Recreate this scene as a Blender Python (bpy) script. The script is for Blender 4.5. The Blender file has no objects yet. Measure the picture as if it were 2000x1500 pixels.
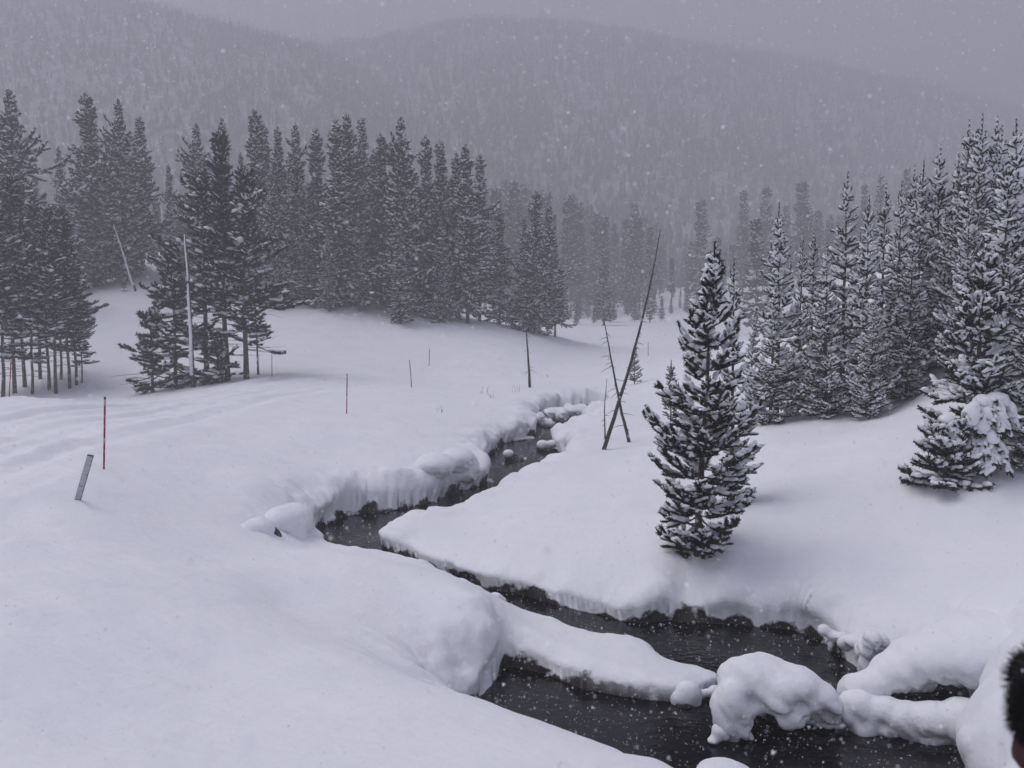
import bpy, math, random
import numpy as np
from mathutils import Vector, Matrix

# ------------------------------------------------------------------ camera, sky, sun, exposure
scene = bpy.context.scene
rng = np.random.default_rng(7)
random.seed(7)
CAM_Z = 5.5
HAZE = 0.0037
PITCH = math.atan(150 / 1700)
cam_data = bpy.data.cameras.new('camera')
cam_data.lens = 1700 / 2000 * 36
cam_data.sensor_width = 36
cam_data.clip_start = 0.05
cam_data.clip_end = 5000
cam_data.dof.use_dof = True
cam_data.dof.focus_distance = 22
cam_data.dof.aperture_fstop = 3.2
cam = bpy.data.objects.new('camera', cam_data)
scene.collection.objects.link(cam)
cam.location = (0, 0, CAM_Z)
cam.rotation_euler = (math.pi / 2 - PITCH, 0, 0)
scene.camera = cam

SUN_EL, SUN_AZ = math.radians(58), math.radians(-72)      # azimuth from +Y towards +X
world = bpy.data.worlds.new('World')
scene.world = world
world.use_nodes = True
wn = world.node_tree.nodes
wn.clear()
sky = wn.new('ShaderNodeTexSky')
sky.sky_type = 'NISHITA'
sky.sun_disc = False
sky.sun_elevation = SUN_EL
sky.sun_rotation = SUN_AZ
hsv = wn.new('ShaderNodeHueSaturation')                    # an overcast, nearly grey sky
hsv.inputs['Saturation'].default_value = 0.56
hsv.inputs['Hue'].default_value = 0.545
bg = wn.new('ShaderNodeBackground')
bg.inputs['Strength'].default_value = 0.092
wo = wn.new('ShaderNodeOutputWorld')
world.node_tree.links.new(sky.outputs[0], hsv.inputs['Color'])
world.node_tree.links.new(hsv.outputs[0], bg.inputs['Color'])
world.node_tree.links.new(bg.outputs[0], wo.inputs['Surface'])

sun_data = bpy.data.lights.new('sun', 'SUN')
sun_data.energy = 1.45
sun_data.angle = math.radians(46)
sun_data.color = (1.0, 0.97, 0.95)
sun = bpy.data.objects.new('sun', sun_data)
scene.collection.objects.link(sun)
to_sun = Vector((math.sin(SUN_AZ) * math.cos(SUN_EL), math.cos(SUN_AZ) * math.cos(SUN_EL), math.sin(SUN_EL)))
sun.rotation_euler = to_sun.to_track_quat('Z', 'Y').to_euler()

scene.view_settings.view_transform = 'Standard'
scene.view_settings.look = 'None'
scene.view_settings.gamma = 1
scene.view_settings.use_curve_mapping = False
scene.view_settings.exposure = 1.24
scene.render.engine = 'CYCLES'
scene.cycles.use_denoising = True
scene.cycles.max_bounces = 8
scene.cycles.diffuse_bounces = 3
scene.cycles.volume_bounces = 3
scene.cycles.caustics_reflective = False
scene.cycles.caustics_refractive = False

# ------------------------------------------------------------------ helpers
def link(o, parent=None):
    scene.collection.objects.link(o)
    if parent is not None:
        o.parent = parent
    return o

def mesh_np(name, verts, faces, mats, smooth=False, face_mat=None):
    """faces: (n,3) or (n,4) int array, or a list of such arrays"""
    if not isinstance(faces, list):
        faces = [faces]
    faces = [np.asarray(f, dtype=np.int32) for f in faces if len(f)]
    me = bpy.data.meshes.new(name)
    verts = np.asarray(verts, dtype=np.float32)
    me.vertices.add(len(verts))
    me.vertices.foreach_set('co', verts.ravel())
    loops = np.concatenate([f.ravel() for f in faces])
    sizes = np.concatenate([np.full(len(f), f.shape[1], dtype=np.int32) for f in faces])
    starts = np.concatenate([[0], np.cumsum(sizes)[:-1]]).astype(np.int32)
    me.loops.add(len(loops))
    me.loops.foreach_set('vertex_index', loops)
    me.polygons.add(len(sizes))
    me.polygons.foreach_set('loop_start', starts)
    me.polygons.foreach_set('use_smooth', np.full(len(sizes), smooth, dtype=bool))
    for m in (mats if isinstance(mats, (list, tuple)) else [mats]):
        me.materials.append(m)
    if face_mat is not None:
        me.polygons.foreach_set('material_index', np.asarray(face_mat, dtype=np.int32))
    me.update(calc_edges=True)
    return me

def obj(name, me, parent=None, **props):
    o = bpy.data.objects.new(name, me)
    link(o, parent)
    for k, v in props.items():
        o[k] = v
    return o

def empty(name, loc, **props):
    o = bpy.data.objects.new(name, None)
    o.location = loc
    link(o)
    for k, v in props.items():
        o[k] = v
    return o

class Geo:
    """collects pieces of geometry that end up in one mesh"""
    def __init__(self):
        self.v, self.t, self.q, self.n = [], [], [], 0
        self.tm, self.qm = [], []
    def add(self, v, t=None, q=None, mat=0):
        v = np.asarray(v, dtype=np.float64).reshape(-1, 3)
        if t is not None and len(t):
            t = np.asarray(t).reshape(-1, 3)
            self.t.append(t + self.n); self.tm.append(np.full(len(t), mat))
        if q is not None and len(q):
            q = np.asarray(q).reshape(-1, 4)
            self.q.append(q + self.n); self.qm.append(np.full(len(q), mat))
        self.v.append(v)
        self.n += len(v)
    def mesh(self, name, mats, smooth=False):
        if not self.v:
            return None
        faces, fm = [], []
        if self.t:
            faces.append(np.concatenate(self.t)); fm.append(np.concatenate(self.tm))
        if self.q:
            faces.append(np.concatenate(self.q)); fm.append(np.concatenate(self.qm))
        return mesh_np(name, np.concatenate(self.v), faces, mats, smooth, np.concatenate(fm))

def tube(geo, pts, rad, sides=6, mat=0, cap=True):
    pts = np.asarray(pts, float)
    rad = np.broadcast_to(np.asarray(rad, float), (len(pts),))
    d = np.gradient(pts, axis=0)
    d /= np.linalg.norm(d, axis=1)[:, None] + 1e-9
    ref = np.array([0, 0, 1.0]) if abs(d[:, 2]).mean() < 0.8 else np.array([1.0, 0, 0])
    a = np.cross(d, ref); a /= np.linalg.norm(a, axis=1)[:, None] + 1e-9
    b = np.cross(d, a)
    ang = np.arange(sides) / sides * 2 * np.pi
    v = pts[:, None] + rad[:, None, None] * (np.cos(ang)[None, :, None] * a[:, None] + np.sin(ang)[None, :, None] * b[:, None])
    n = len(pts)
    i, j = np.meshgrid(np.arange(n - 1), np.arange(sides), indexing='ij')
    j2 = (j + 1) % sides
    q = np.stack([i * sides + j, i * sides + j2, (i + 1) * sides + j2, (i + 1) * sides + j], -1).reshape(-1, 4)
    V = v.reshape(-1, 3)
    t = []
    if cap:
        V = np.vstack([V, pts[0], pts[-1]])
        c0, c1 = n * sides, n * sides + 1
        for k in range(sides):
            t.append((c0, (k + 1) % sides, k))
            t.append((c1, (n - 1) * sides + k, (n - 1) * sides + (k + 1) % sides))
    geo.add(V, t, q, mat)

def hash2(ix, iy, seed):
    h = (ix.astype(np.int64) * 374761393 + iy.astype(np.int64) * 668265263 + seed * 974634777) & 0x7fffffff
    h = ((h ^ (h >> 13)) * 1274126177) & 0x7fffffff
    return ((h ^ (h >> 16)) & 0xffff) / 65535.0

def vnoise(x, y, seed=0):
    """smooth value noise in -1..1"""
    ix, iy = np.floor(x), np.floor(y)
    fx, fy = x - ix, y - iy
    fx = fx * fx * fx * (fx * (fx * 6 - 15) + 10); fy = fy * fy * fy * (fy * (fy * 6 - 15) + 10)
    a, b = hash2(ix, iy, seed), hash2(ix + 1, iy, seed)
    c, d = hash2(ix, iy + 1, seed), hash2(ix + 1, iy + 1, seed)
    return ((a * (1 - fx) + b * fx) * (1 - fy) + (c * (1 - fx) + d * fx) * fy) * 2 - 1

def fbm(x, y, octaves, seed=0):
    s, amp = 0, 1.0
    for k in range(octaves):
        s = s + amp * vnoise(x * 2 ** k + 17.3 * k, y * 2 ** k - 9.1 * k, seed + k)
        amp *= 0.5
    return s

# a pixel of the 2000 x 1500 photograph -> a point of the place
def ray(px, py):
    xc, yc = (px - 1000) / 1700, (750 - py) / 1700
    cp, sp = math.cos(PITCH), math.sin(PITCH)
    return np.array([xc, cp + yc * sp, -sp + yc * cp])
def at_z(px, py, z):
    d = ray(px, py)
    return np.array([0, 0, CAM_Z]) + d * ((z - CAM_Z) / d[2])
def at_y(px, py, y):
    d = ray(px, py)
    return np.array([0, 0, CAM_Z]) + d * (y / d[1])

# ------------------------------------------------------------------ materials
def new_mat(name):
    m = bpy.data.materials.new(name)
    m.use_nodes = True
    return m, m.node_tree.nodes, m.node_tree.links, m.node_tree.nodes['Principled BSDF']

def noisy_mat(name, c1, c2, scale, rough=0.8, bump=0.0, bump_scale=None, detail=4, bump_dist=0.02):
    m, n, l, p = new_mat(name)
    tc = n.new('ShaderNodeTexCoord')
    nz = n.new('ShaderNodeTexNoise'); nz.inputs['Scale'].default_value = scale; nz.inputs['Detail'].default_value = detail
    rp = n.new('ShaderNodeValToRGB')
    rp.color_ramp.elements[0].position = 0.35; rp.color_ramp.elements[1].position = 0.65
    rp.color_ramp.elements[0].color = (*c1, 1); rp.color_ramp.elements[1].color = (*c2, 1)
    l.new(tc.outputs['Object'], nz.inputs['Vector'])
    l.new(nz.outputs['Fac'], rp.inputs['Fac']); l.new(rp.outputs['Color'], p.inputs['Base Color'])
    p.inputs['Roughness'].default_value = rough
    p.inputs['Specular IOR Level'].default_value = 0.25
    if bump:
        n2 = n.new('ShaderNodeTexNoise'); n2.inputs['Scale'].default_value = bump_scale or scale * 3; n2.inputs['Detail'].default_value = 5
        l.new(tc.outputs['Object'], n2.inputs['Vector'])
        b = n.new('ShaderNodeBump'); b.inputs['Strength'].default_value = bump; b.inputs['Distance'].default_value = bump_dist
        l.new(n2.outputs['Fac'], b.inputs['Height']); l.new(b.outputs['Normal'], p.inputs['Normal'])
    return m

SNOW_A, SNOW_B = (0.80, 0.815, 0.86), (0.85, 0.86, 0.89)
def snow_material():
    m, n, l, p = new_mat('snow')
    geo = n.new('ShaderNodeNewGeometry')
    big = n.new('ShaderNodeTexNoise'); big.inputs['Scale'].default_value = 0.6; big.inputs['Detail'].default_value = 3
    l.new(geo.outputs['Position'], big.inputs['Vector'])
    rp = n.new('ShaderNodeValToRGB')
    rp.color_ramp.elements[0].position = 0.3; rp.color_ramp.elements[1].position = 0.7
    rp.color_ramp.elements[0].color = (*SNOW_A, 1); rp.color_ramp.elements[1].color = (*SNOW_B, 1)
    l.new(big.outputs['Fac'], rp.inputs['Fac'])
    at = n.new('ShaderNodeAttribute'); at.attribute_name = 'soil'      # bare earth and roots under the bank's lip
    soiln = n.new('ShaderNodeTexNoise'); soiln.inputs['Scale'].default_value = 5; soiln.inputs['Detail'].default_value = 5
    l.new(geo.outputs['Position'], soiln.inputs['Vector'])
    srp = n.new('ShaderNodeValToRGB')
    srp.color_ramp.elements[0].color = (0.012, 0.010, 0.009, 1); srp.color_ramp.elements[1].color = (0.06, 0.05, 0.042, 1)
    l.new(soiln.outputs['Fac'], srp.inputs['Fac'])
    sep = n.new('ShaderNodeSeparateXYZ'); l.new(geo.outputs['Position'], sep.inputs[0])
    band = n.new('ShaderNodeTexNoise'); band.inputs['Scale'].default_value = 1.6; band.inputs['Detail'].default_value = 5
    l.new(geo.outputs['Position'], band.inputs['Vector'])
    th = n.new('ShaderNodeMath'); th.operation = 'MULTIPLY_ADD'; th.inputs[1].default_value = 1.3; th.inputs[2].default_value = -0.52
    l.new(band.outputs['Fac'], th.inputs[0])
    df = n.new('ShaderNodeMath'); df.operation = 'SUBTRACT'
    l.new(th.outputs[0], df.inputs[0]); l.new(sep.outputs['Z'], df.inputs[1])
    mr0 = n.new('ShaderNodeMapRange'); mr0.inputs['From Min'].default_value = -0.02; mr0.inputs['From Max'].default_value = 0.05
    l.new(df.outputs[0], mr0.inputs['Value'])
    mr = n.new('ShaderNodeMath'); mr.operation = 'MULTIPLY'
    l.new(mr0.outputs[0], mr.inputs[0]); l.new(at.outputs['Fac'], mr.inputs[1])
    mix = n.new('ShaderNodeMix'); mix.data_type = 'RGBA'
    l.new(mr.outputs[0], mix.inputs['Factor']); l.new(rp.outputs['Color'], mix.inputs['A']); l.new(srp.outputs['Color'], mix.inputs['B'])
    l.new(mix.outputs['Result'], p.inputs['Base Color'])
    p.inputs['Roughness'].default_value = 0.75
    p.inputs['Specular IOR Level'].default_value = 0.2
    n1 = n.new('ShaderNodeTexNoise'); n1.inputs['Scale'].default_value = 7; n1.inputs['Detail'].default_value = 6
    n2 = n.new('ShaderNodeTexNoise'); n2.inputs['Scale'].default_value = 60; n2.inputs['Detail'].default_value = 4
    for q in (n1, n2):
        l.new(geo.outputs['Position'], q.inputs['Vector'])
    b1 = n.new('ShaderNodeBump'); b1.inputs['Strength'].default_value = 0.32; b1.inputs['Distance'].default_value = 0.06
    b2 = n.new('ShaderNodeBump'); b2.inputs['Strength'].default_value = 0.25; b2.inputs['Distance'].default_value = 0.012
    l.new(n1.outputs['Fac'], b1.inputs['Height']); l.new(n2.outputs['Fac'], b2.inputs['Height'])
    l.new(b1.outputs['Normal'], b2.inputs['Normal']); l.new(b2.outputs['Normal'], p.inputs['Normal'])
    return m
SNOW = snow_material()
SNOWCAP = noisy_mat('tree_snow', SNOW_A, SNOW_B, 3, 0.75, 0.25, 25)

def water_material():
    m, n, l, p = new_mat('creek_water')
    p.inputs['Base Color'].default_value = (0.004, 0.004, 0.005, 1)
    p.inputs['Roughness'].default_value = 0.12
    p.inputs['IOR'].default_value = 1.33
    geo = n.new('ShaderNodeNewGeometry')
    mp = n.new('ShaderNodeMapping'); mp.inputs['Scale'].default_value = (1.0, 1.8, 1)
    mp.inputs['Rotation'].default_value = (0, 0, 0.5)
    l.new(geo.outputs['Position'], mp.inputs['Vector'])
    n1 = n.new('ShaderNodeTexNoise'); n1.inputs['Scale'].default_value = 5; n1.inputs['Detail'].default_value = 5; n1.inputs['Distortion'].default_value = 0.6
    l.new(mp.outputs[0], n1.inputs['Vector'])
    n2 = n.new('ShaderNodeTexNoise'); n2.inputs['Scale'].default_value = 0.9; n2.inputs['Detail'].default_value = 3
    l.new(geo.outputs['Position'], n2.inputs['Vector'])
    mu = n.new('ShaderNodeMath'); mu.operation = 'MULTIPLY'
    l.new(n1.outputs['Fac'], mu.inputs[0]); l.new(n2.outputs['Fac'], mu.inputs[1])
    b = n.new('ShaderNodeBump'); b.inputs['Strength'].default_value = 0.38; b.inputs['Distance'].default_value = 0.05
    l.new(mu.outputs[0], b.inputs['Height']); l.new(b.outputs['Normal'], p.inputs['Normal'])
    rr = n.new('ShaderNodeMapRange'); rr.inputs['To Min'].default_value = 0.0; rr.inputs['To Max'].default_value = 0.3
    l.new(n2.outputs['Fac'], rr.inputs['Value']); l.new(rr.outputs[0], p.inputs['Roughness'])
    return m
WATER = water_material()
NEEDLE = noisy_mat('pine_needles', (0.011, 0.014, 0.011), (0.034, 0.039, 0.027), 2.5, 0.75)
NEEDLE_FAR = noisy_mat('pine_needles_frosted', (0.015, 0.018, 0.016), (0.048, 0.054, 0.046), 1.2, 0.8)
BARK = noisy_mat('pine_bark', (0.050, 0.038, 0.030), (0.115, 0.090, 0.072), 14, 0.9, 0.6, 30)
DEADWOOD = noisy_mat('weathered_dead_wood', (0.028, 0.024, 0.022), (0.085, 0.075, 0.068), 18, 0.85, 0.5, 40)
NEEDLE_HILL = noisy_mat('snow_dusted_needles', (0.035, 0.038, 0.036), (0.26, 0.27, 0.28), 0.55, 0.8, detail=6)
HILL_GROUND = noisy_mat('snowy_brush_slope', (0.10, 0.10, 0.105), (0.46, 0.465, 0.49), 0.16, 0.9, detail=8)

# ------------------------------------------------------------------ the ground: one sheet of snow with the creek's channel sunk into it
# known spots: pixel of the photograph + height above the creek
SPOTS = [
 # near left slope and its crest
 (0,1500,3.35),(400,1500,3.15),(800,1500,2.95),(1280,1500,2.45),(1100,1435,2.3),(930,1365,2.1),(700,1275,1.95),(480,1160,1.85),
 (200,1250,2.6),(450,1320,2.5),(0,1150,2.6),(200,1080,2.1),(0,1000,2.3),(0,920,2.3),(100,1040,2.2),
 # hollow and mound between slope and creek
 (560,1180,1.45),(640,1120,1.35),(700,1105,1.3),(800,1150,1.15),(900,1190,1.05),(960,1230,0.9),(850,1260,0.8),(930,1290,0.55),
 (600,1069,.5),(650,1073,.45),(700,1079,.55),(760,1090,.6),(830,1110,.6),(890,1132,.5),(480,1066,1.35),(560,1066,1.1),(640,1067,1.0),(735,1082,1.0),(800,1097,1.0),(870,1122,0.95),(940,1158,0.85),(330,1020,1.7),
 # bank left of the upper creek
 (500,960,1.35),(600,970,1.0),(700,950,0.95),(800,930,0.9),(860,900,0.95),(900,885,1.0),(600,900,1.25),(400,930,1.6),(300,900,1.9),(203,916,2.17),(152,977,2.25),
 (700,860,1.25),(850,850,1.05),(930,830,0.9),(500,850,1.55),(950,790,1.0),(850,790,1.25),
 # groomed road
 (0,850,2.25),(100,860,2.2),(20,778,2.1),(200,800,1.95),(350,800,1.8),(480,760,1.55),(676,808,1.5),(802,757,1.25),(531,735,1.35),(700,730,1.25),(838,716,1.2),(1000,720,1.15),
 (1266,695,1.3),(1100,700,1.2),(1340,700,1.35),(1000,760,1.0),(1034,757,1.0),(1240,750,1.25),
 # behind the road
 (100,720,1.1),(0,715,1.1),(250,725,1.0),
 # right of the creek
 (1180,880,0.85),(1230,865,0.95),(1100,940,0.75),(1000,985,0.55),(1200,950,0.95),(900,1010,0.4),(800,1050,0.4),(900,1080,0.5),(1000,1080,0.6),(1100,1050,0.75),(1200,1050,0.9),
 (1000,1130,0.35),(1100,1150,0.4),(1200,1170,0.4),(1250,1120,0.7),(1340,1190,0.35),(1420,1195,0.45),(1365,1090,0.95),(1300,1140,0.7),(1450,1130,0.8),(1500,1180,0.5),
 (1010,1225,.6),(1060,1262,.48),(1130,1290,.42),(1200,1312,.38),(1280,1330,.32),(1335,1336,.28),(1372,1333,.22),(1300,980,1.05),(1500,950,1.45),(1500,1040,1.2),(1700,1000,1.55),(1650,1100,1.1),(1600,1170,0.75),(1750,1180,0.9),(1850,1100,1.35),(1990,1080,1.65),(2000,980,1.85),
 (1300,860,1.2),(1200,800,1.1),(1290,780,1.15),(1500,830,1.9),(1620,812,2.2),(1560,760,2.0),
 (1600,860,1.9),(1850,950,1.95),(1400,900,1.25),
 # right foreground mass
 (1990,1200,1.75),(1900,1240,1.5),(1800,1260,1.15),(1740,1290,0.7),(1950,1350,1.5),(1930,1450,1.2),(1990,1480,1.7),(1900,1330,1.2),
]
DSPOTS = [(1850,900,17.8),(1850,820,21),(1850,765,24),(1850,705,27.5),(1850,655,32),(1950,905,17.2),(1950,825,19.5),(1950,760,22),(1950,700,25.5),(1950,650,30),(2040,880,17.5),(2040,740,21.5),(2040,650,27),(1780,860,20),(1780,800,24),(1780,772,26.5),(1780,725,30),(1700,855,21.5),(1700,815,25.5),(1700,770,29),(1700,730,33),(200,640,72),(350,640,75),(0,640,74),(200,560,88),(50,550,88),(550,640,72),(700,650,72),(850,660,72),(1000,670,74),(600,585,84),(700,578,86),(800,598,86),(880,615,86),(960,630,88),(1050,648,90),(1180,663,100),(300,520,98),(450,560,92)]
WSPOTS = [(0,0,3.9),(1.3,1.9,3.0),(0,-6,4.1),(-6,-3,4.3),(7,-3,3.9),(-6,2,3.9),(-12,6,3.5),(-20,14,3.0),(-40,40,3.0),(-60,70,4.5),(0,-60,6),(-60,-20,6),(60,-20,7),
 (5.5,3.5,2.6),(8,6,2.6),(14,10,3.2),(25,18,5.0),(40,40,9),(22,32,5.5),(14,34,3.6),(20,50,7.0),(9,45,2.0),(60,80,15),(30,80,7),
 (0,1.9,3.75),(0.4,3.4,3.2),(-3,3,3.6),
 (-40,100,9),(-60,110,12),(-80,100,12),(-20,100,7.5),(-40,140,11),(0,110,3.2),(20,110,1.8),(-10,130,3.5),(20,150,2.9),(50,150,4),(0,170,3.4),(-60,170,14),(-90,160,16),(90,150,20),(40,180,5),(0,220,5),(-80,220,18),(90,220,22),
 (3,70,1.2),(18,75,1.6),(10,90,1.5),(40,110,4),(0,300,9),(-150,260,30),(150,260,30),(-60,300,24),(60,300,14),(-200,0,20),(200,0,25),(0,-300,20)]

def warp(x, y):
    r = np.hypot(x, y) + 1e-6
    k = np.log1p(r / 3) / r
    return x * k, y * k

_pts = [tuple(at_z(px, py, z)) for px, py, z in SPOTS] + [tuple(at_y(*p)) for p in DSPOTS] + [tuple(p) for p in WSPOTS]
_pts = np.array(_pts)
_wx, _wy = warp(_pts[:, 0], _pts[:, 1])
def _phi(r2):
    return 0.5 * r2 * np.log(r2 + 1e-12)
_n = len(_pts)
_d2 = (_wx[:, None] - _wx) ** 2 + (_wy[:, None] - _wy) ** 2
_A = np.zeros((_n + 3, _n + 3))
_A[:_n, :_n] = _phi(_d2) + np.eye(_n) * 1.5e-4
_A[:_n, _n] = 1; _A[:_n, _n + 1] = _wx; _A[:_n, _n + 2] = _wy
_A[_n:, :_n] = _A[:_n, _n:].T
_w = np.linalg.solve(_A, np.concatenate([_pts[:, 2], np.zeros(3)]))
def base_height(x, y):
    x = np.atleast_1d(np.asarray(x, float)); y = np.atleast_1d(np.asarray(y, float))
    out = np.empty(len(x))
    for s in range(0, len(x), 40000):
        wx, wy = warp(x[s:s + 40000], y[s:s + 40000])
        r2 = (wx[:, None] - _wx) ** 2 + (wy[:, None] - _wy) ** 2
        out[s:s + 40000] = _phi(r2) @ _w[:_n] + _w[_n] + wx * _w[_n + 1] + wy * _w[_n + 2]
    return out

# outline of the open water (pixel, height of the point that is seen there)
SHORE_PX = [(1165,792,0),(1110,800,0),(1075,808,0),(1048,816,0),(1036,828,0),(1042,842,0),(1052,850,0),(1030,856,0),(998,862,0),(975,868,0),(962,880,0),(948,892,0),(944,905,0),(950,925,0),(962,940,0),(940,950,0),
 (900,958,0),(872,966,0),(845,978,0),(820,988,0),(780,996,0),(740,1002,0),(700,1003,0),(660,1012,0),(628,1028,0),(606,1042,0),(600,1072,0),
 (640,1092,0),(720,1102,0),(800,1112,0),(870,1136,0.0),(930,1162,0.05),(955,1176,0.1),(985,1190,0.14),(1040,1203,0.14),(1100,1228,0.14),(1140,1246,0.12),(1190,1250,0.12),(1265,1264,0.1),(1285,1284,0.1),(1335,1294,0.1),(1398,1312,0.1),(1392,1335,0.0),
 (1372,1350,0),(1300,1372,0),(1200,1360,0),(1130,1343,0),(1080,1322,0),(1030,1305,0),(985,1298,0),(962,1335,0),(925,1372,0),(880,1420,0),(900,1500,0),(1100,1640,0),(1280,1800,0),(1500,2100,0),
 (2000,1900,0),(1875,1560,0),(1900,1500,0),(1925,1440,0),(1930,1400,0),(1900,1370,0),(1850,1345,0),(1770,1330,0),(1725,1318,0),(1690,1318,0),(1665,1300,0),(1640,1283,0),(1610,1255,0),(1570,1233,0),(1500,1225,0),(1420,1220,0),(1340,1214,0),(1290,1216,0),(1240,1220,0),
 (1180,1206,0),(1130,1193,0),(1080,1180,0),(1000,1160,0),(940,1143,0),(890,1126,0),(850,1108,0),(800,1090,0),(750,1078,0),(745,1066,0),(768,1047,0),(800,1034,0),(826,1020,0.1),(838,1012,.1),(880,1006,.2),(930,982,.22),(1000,956,.22),(1045,925,.22),(1100,905,.22),(1118,884,.15),
 (1078,882,0),(1084,870,0),(1110,864,0),(1120,852,0),(1160,838,0),(1130,828,0),(1180,818,0),(1200,800,0)]
SHORE = np.array([at_z(*p)[:2] for p in SHORE_PX])
for _ in range(2):                                                    # round the corners of the outline
    nx_ = np.roll(SHORE, -1, axis=0)
    SHORE = np.stack([SHORE * .75 + nx_ * .25, SHORE * .25 + nx_ * .75], 1).reshape(-1, 2)


def shore_distance(x, y):
    """signed distance to the waterline (land positive) and the direction away from the water"""
    best = np.full(len(x), 1e18); nx = np.zeros(len(x)); ny = np.zeros(len(x))
    inside = np.zeros(len(x), bool)
    m = len(SHORE)
    for k in range(m):
        ax, ay = SHORE[k]; bx, by = SHORE[(k + 1) % m]
        dx, dy = bx - ax, by - ay
        t = np.clip(((x - ax) * dx + (y - ay) * dy) / (dx * dx + dy * dy + 1e-12), 0, 1)
        ex, ey = x - (ax + t * dx), y - (ay + t * dy)
        d2 = ex * ex + ey * ey
        c = d2 < best
        best = np.where(c, d2, best); nx = np.where(c, ex, nx); ny = np.where(c, ey, ny)
        if by != ay:
            inside ^= ((ay > y) != (by > y)) & (x < (bx - ax) * (y - ay) / (by - ay) + ax)
    d = np.sqrt(best)
    nx, ny = nx / (d + 1e-9), ny / (d + 1e-9)
    s = np.where(inside, -d, d)
    sg = np.where(inside, -1, 1)
    return s, nx * sg, ny * sg

ROAD = np.array([at_z(*p)[:2] for p in [(-500,960,2.5),(-200,880,2.4),(0,838,2.25),(150,812,2.05),(350,780,1.75),(520,757,1.5),(680,735,1.35),(850,722,1.2),(1050,712,1.15),(1300,704,1.3),(1600,690,1.6)]])
def road_distance(x, y):
    best = np.full(len(x), 1e18); sd = np.zeros(len(x))
    for k in range(len(ROAD) - 1):
        ax, ay = ROAD[k]; bx, by = ROAD[k + 1]
        dx, dy = bx - ax, by - ay
        L = math.hypot(dx, dy)
        t = np.clip(((x - ax) * dx + (y - ay) * dy) / (L * L), 0, 1)
        ex, ey = x - (ax + t * dx), y - (ay + t * dy)
        d2 = ex * ex + ey * ey
        c = d2 < best
        best = np.where(c, d2, best)
        sd = np.where(c, np.sign(dx * (y - ay) - dy * (x - ax)) * np.sqrt(d2), sd)
    return sd

DIPS = [(1485,1092,0.9,0.35,0.10),(1345,1095,1.0,0.45,0.20),(1950,908,2.2,0.9,0.16)]     # hollows melted or blown into the snow: pixel, height, radius, depth

def ground_height(x, y):
    """snow surface without the bank's overhang"""
    x = np.atleast_1d(np.asarray(x, float)); y = np.atleast_1d(np.asarray(y, float))
    z = base_height(x, y)
    r = np.hypot(x, y)
    # wind-worked undulation
    z = z + 0.05 * fbm(x * 0.45, y * 0.45, 3, 3) * np.clip((r - 3) / 8, 0, 1)
    z = z + 0.012 * fbm(x * 2.2, y * 2.2, 3, 11)
    # the groomed road: nearly level across, with track ridges
    sd = road_distance(x, y)
    w = np.clip(1 - (np.abs(sd) - 3.2) / 1.2, 0, 1) * (r < 140)
    tr = 0.075 * np.sin(sd * 6.2 + 0.25 * vnoise(x * 0.08, y * 0.08, 5)) * (0.5 + 0.5 * vnoise(x * 0.3 + 5, y * 0.3, 8)) \
        + 0.07 * vnoise(sd * 2.6, (x + y) * 0.05, 21) + 0.02 * vnoise(x * 3, y * 3, 31)
    z = z + w * tr
    z = z + 0.10 * np.exp(-((np.abs(sd) - 4.2) / 0.5) ** 2) * (0.6 + 0.6 * vnoise(x * 0.5, y * 0.5, 44)) * (r < 140)
    for px, py, hz, rad, dep in DIPS:
        c = at_z(px, py, hz)
        z = z - dep * np.exp(-((x - c[0]) ** 2 + (y - c[1]) ** 2) / (rad * rad))
    return z

def full_ground(x, y):
    """displaced vertex positions and the soil mask"""
    z = ground_height(x, y)
    X, Y = x.copy(), y.copy()
    soil = np.zeros(len(x))
    near = (np.hypot(x, y) < 62) & (y > 0) & (np.abs(x) < 22)
    xn, yn = x[near], y[near]
    s, nx, ny = shore_distance(xn, yn)
    s = s + np.interp(yn, [0, 20, 30], [.05, .07, .13]) * fbm(xn * 1.25, yn * 1.25, 4, 77) + 0.02 * vnoise(xn * 7, yn * 7, 78)
    # vertices next to the waterline slide onto it, so that it runs clean
    rn = np.hypot(xn, yn)
    cell = rn * np.where(rn < 22, .0040, .0055) * .62
    sn = np.abs(s) < cell
    xn = np.where(sn, xn - nx * s, xn); yn = np.where(sn, yn - ny * s, yn)
    s = np.where(sn, 0.0, s)
    b = np.maximum(z[near], 0.16)
    R = np.clip(b * 1.4, 0.3, 1.5)
    q = np.clip(s / R, 0, 1)
    prof = (1 - (1 - q) ** 2.6) ** (1 / 2.2)
    zz = np.where(s > 0, b * prof, -0.35 * np.clip(-s / 0.35, 0, 1) ** 0.6 - 0.02)
    # lumpy lip
    lump = np.interp(yn, [0, 20, 30], [.10, .12, .26]) * fbm(xn * 1.5, yn * 1.5, 3, 91) + 0.03 * vnoise(xn * 6, yn * 6, 93)
    zz = zz + np.where(s > 0, lump * np.clip(b, 0, 0.8) * np.exp(-((q - 0.35) / 0.3) ** 2), 0)
    # the lip leans out over the water
    over = np.clip(0.34 * b, 0.05, 0.34) * (0.75 + 0.6 * vnoise(xn * 1.1, yn * 1.1, 55))
    g = np.clip(q / 0.16, 0, 1) * np.clip((1 - q) / 0.8, 0, 1)
    g = g * g * (3 - 2 * g) * (s > 0)
    X[near] = xn - nx * over * g
    Y[near] = yn - ny * over * g
    z[near] = zz
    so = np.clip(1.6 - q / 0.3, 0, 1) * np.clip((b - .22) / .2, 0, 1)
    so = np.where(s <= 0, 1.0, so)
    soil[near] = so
    return X, Y, z, soil

def polar_grid(radii, az):
    R, A = np.meshgrid(radii, az, indexing='ij')
    return (R * np.sin(A)).ravel(), (R * np.cos(A)).ravel()

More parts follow.
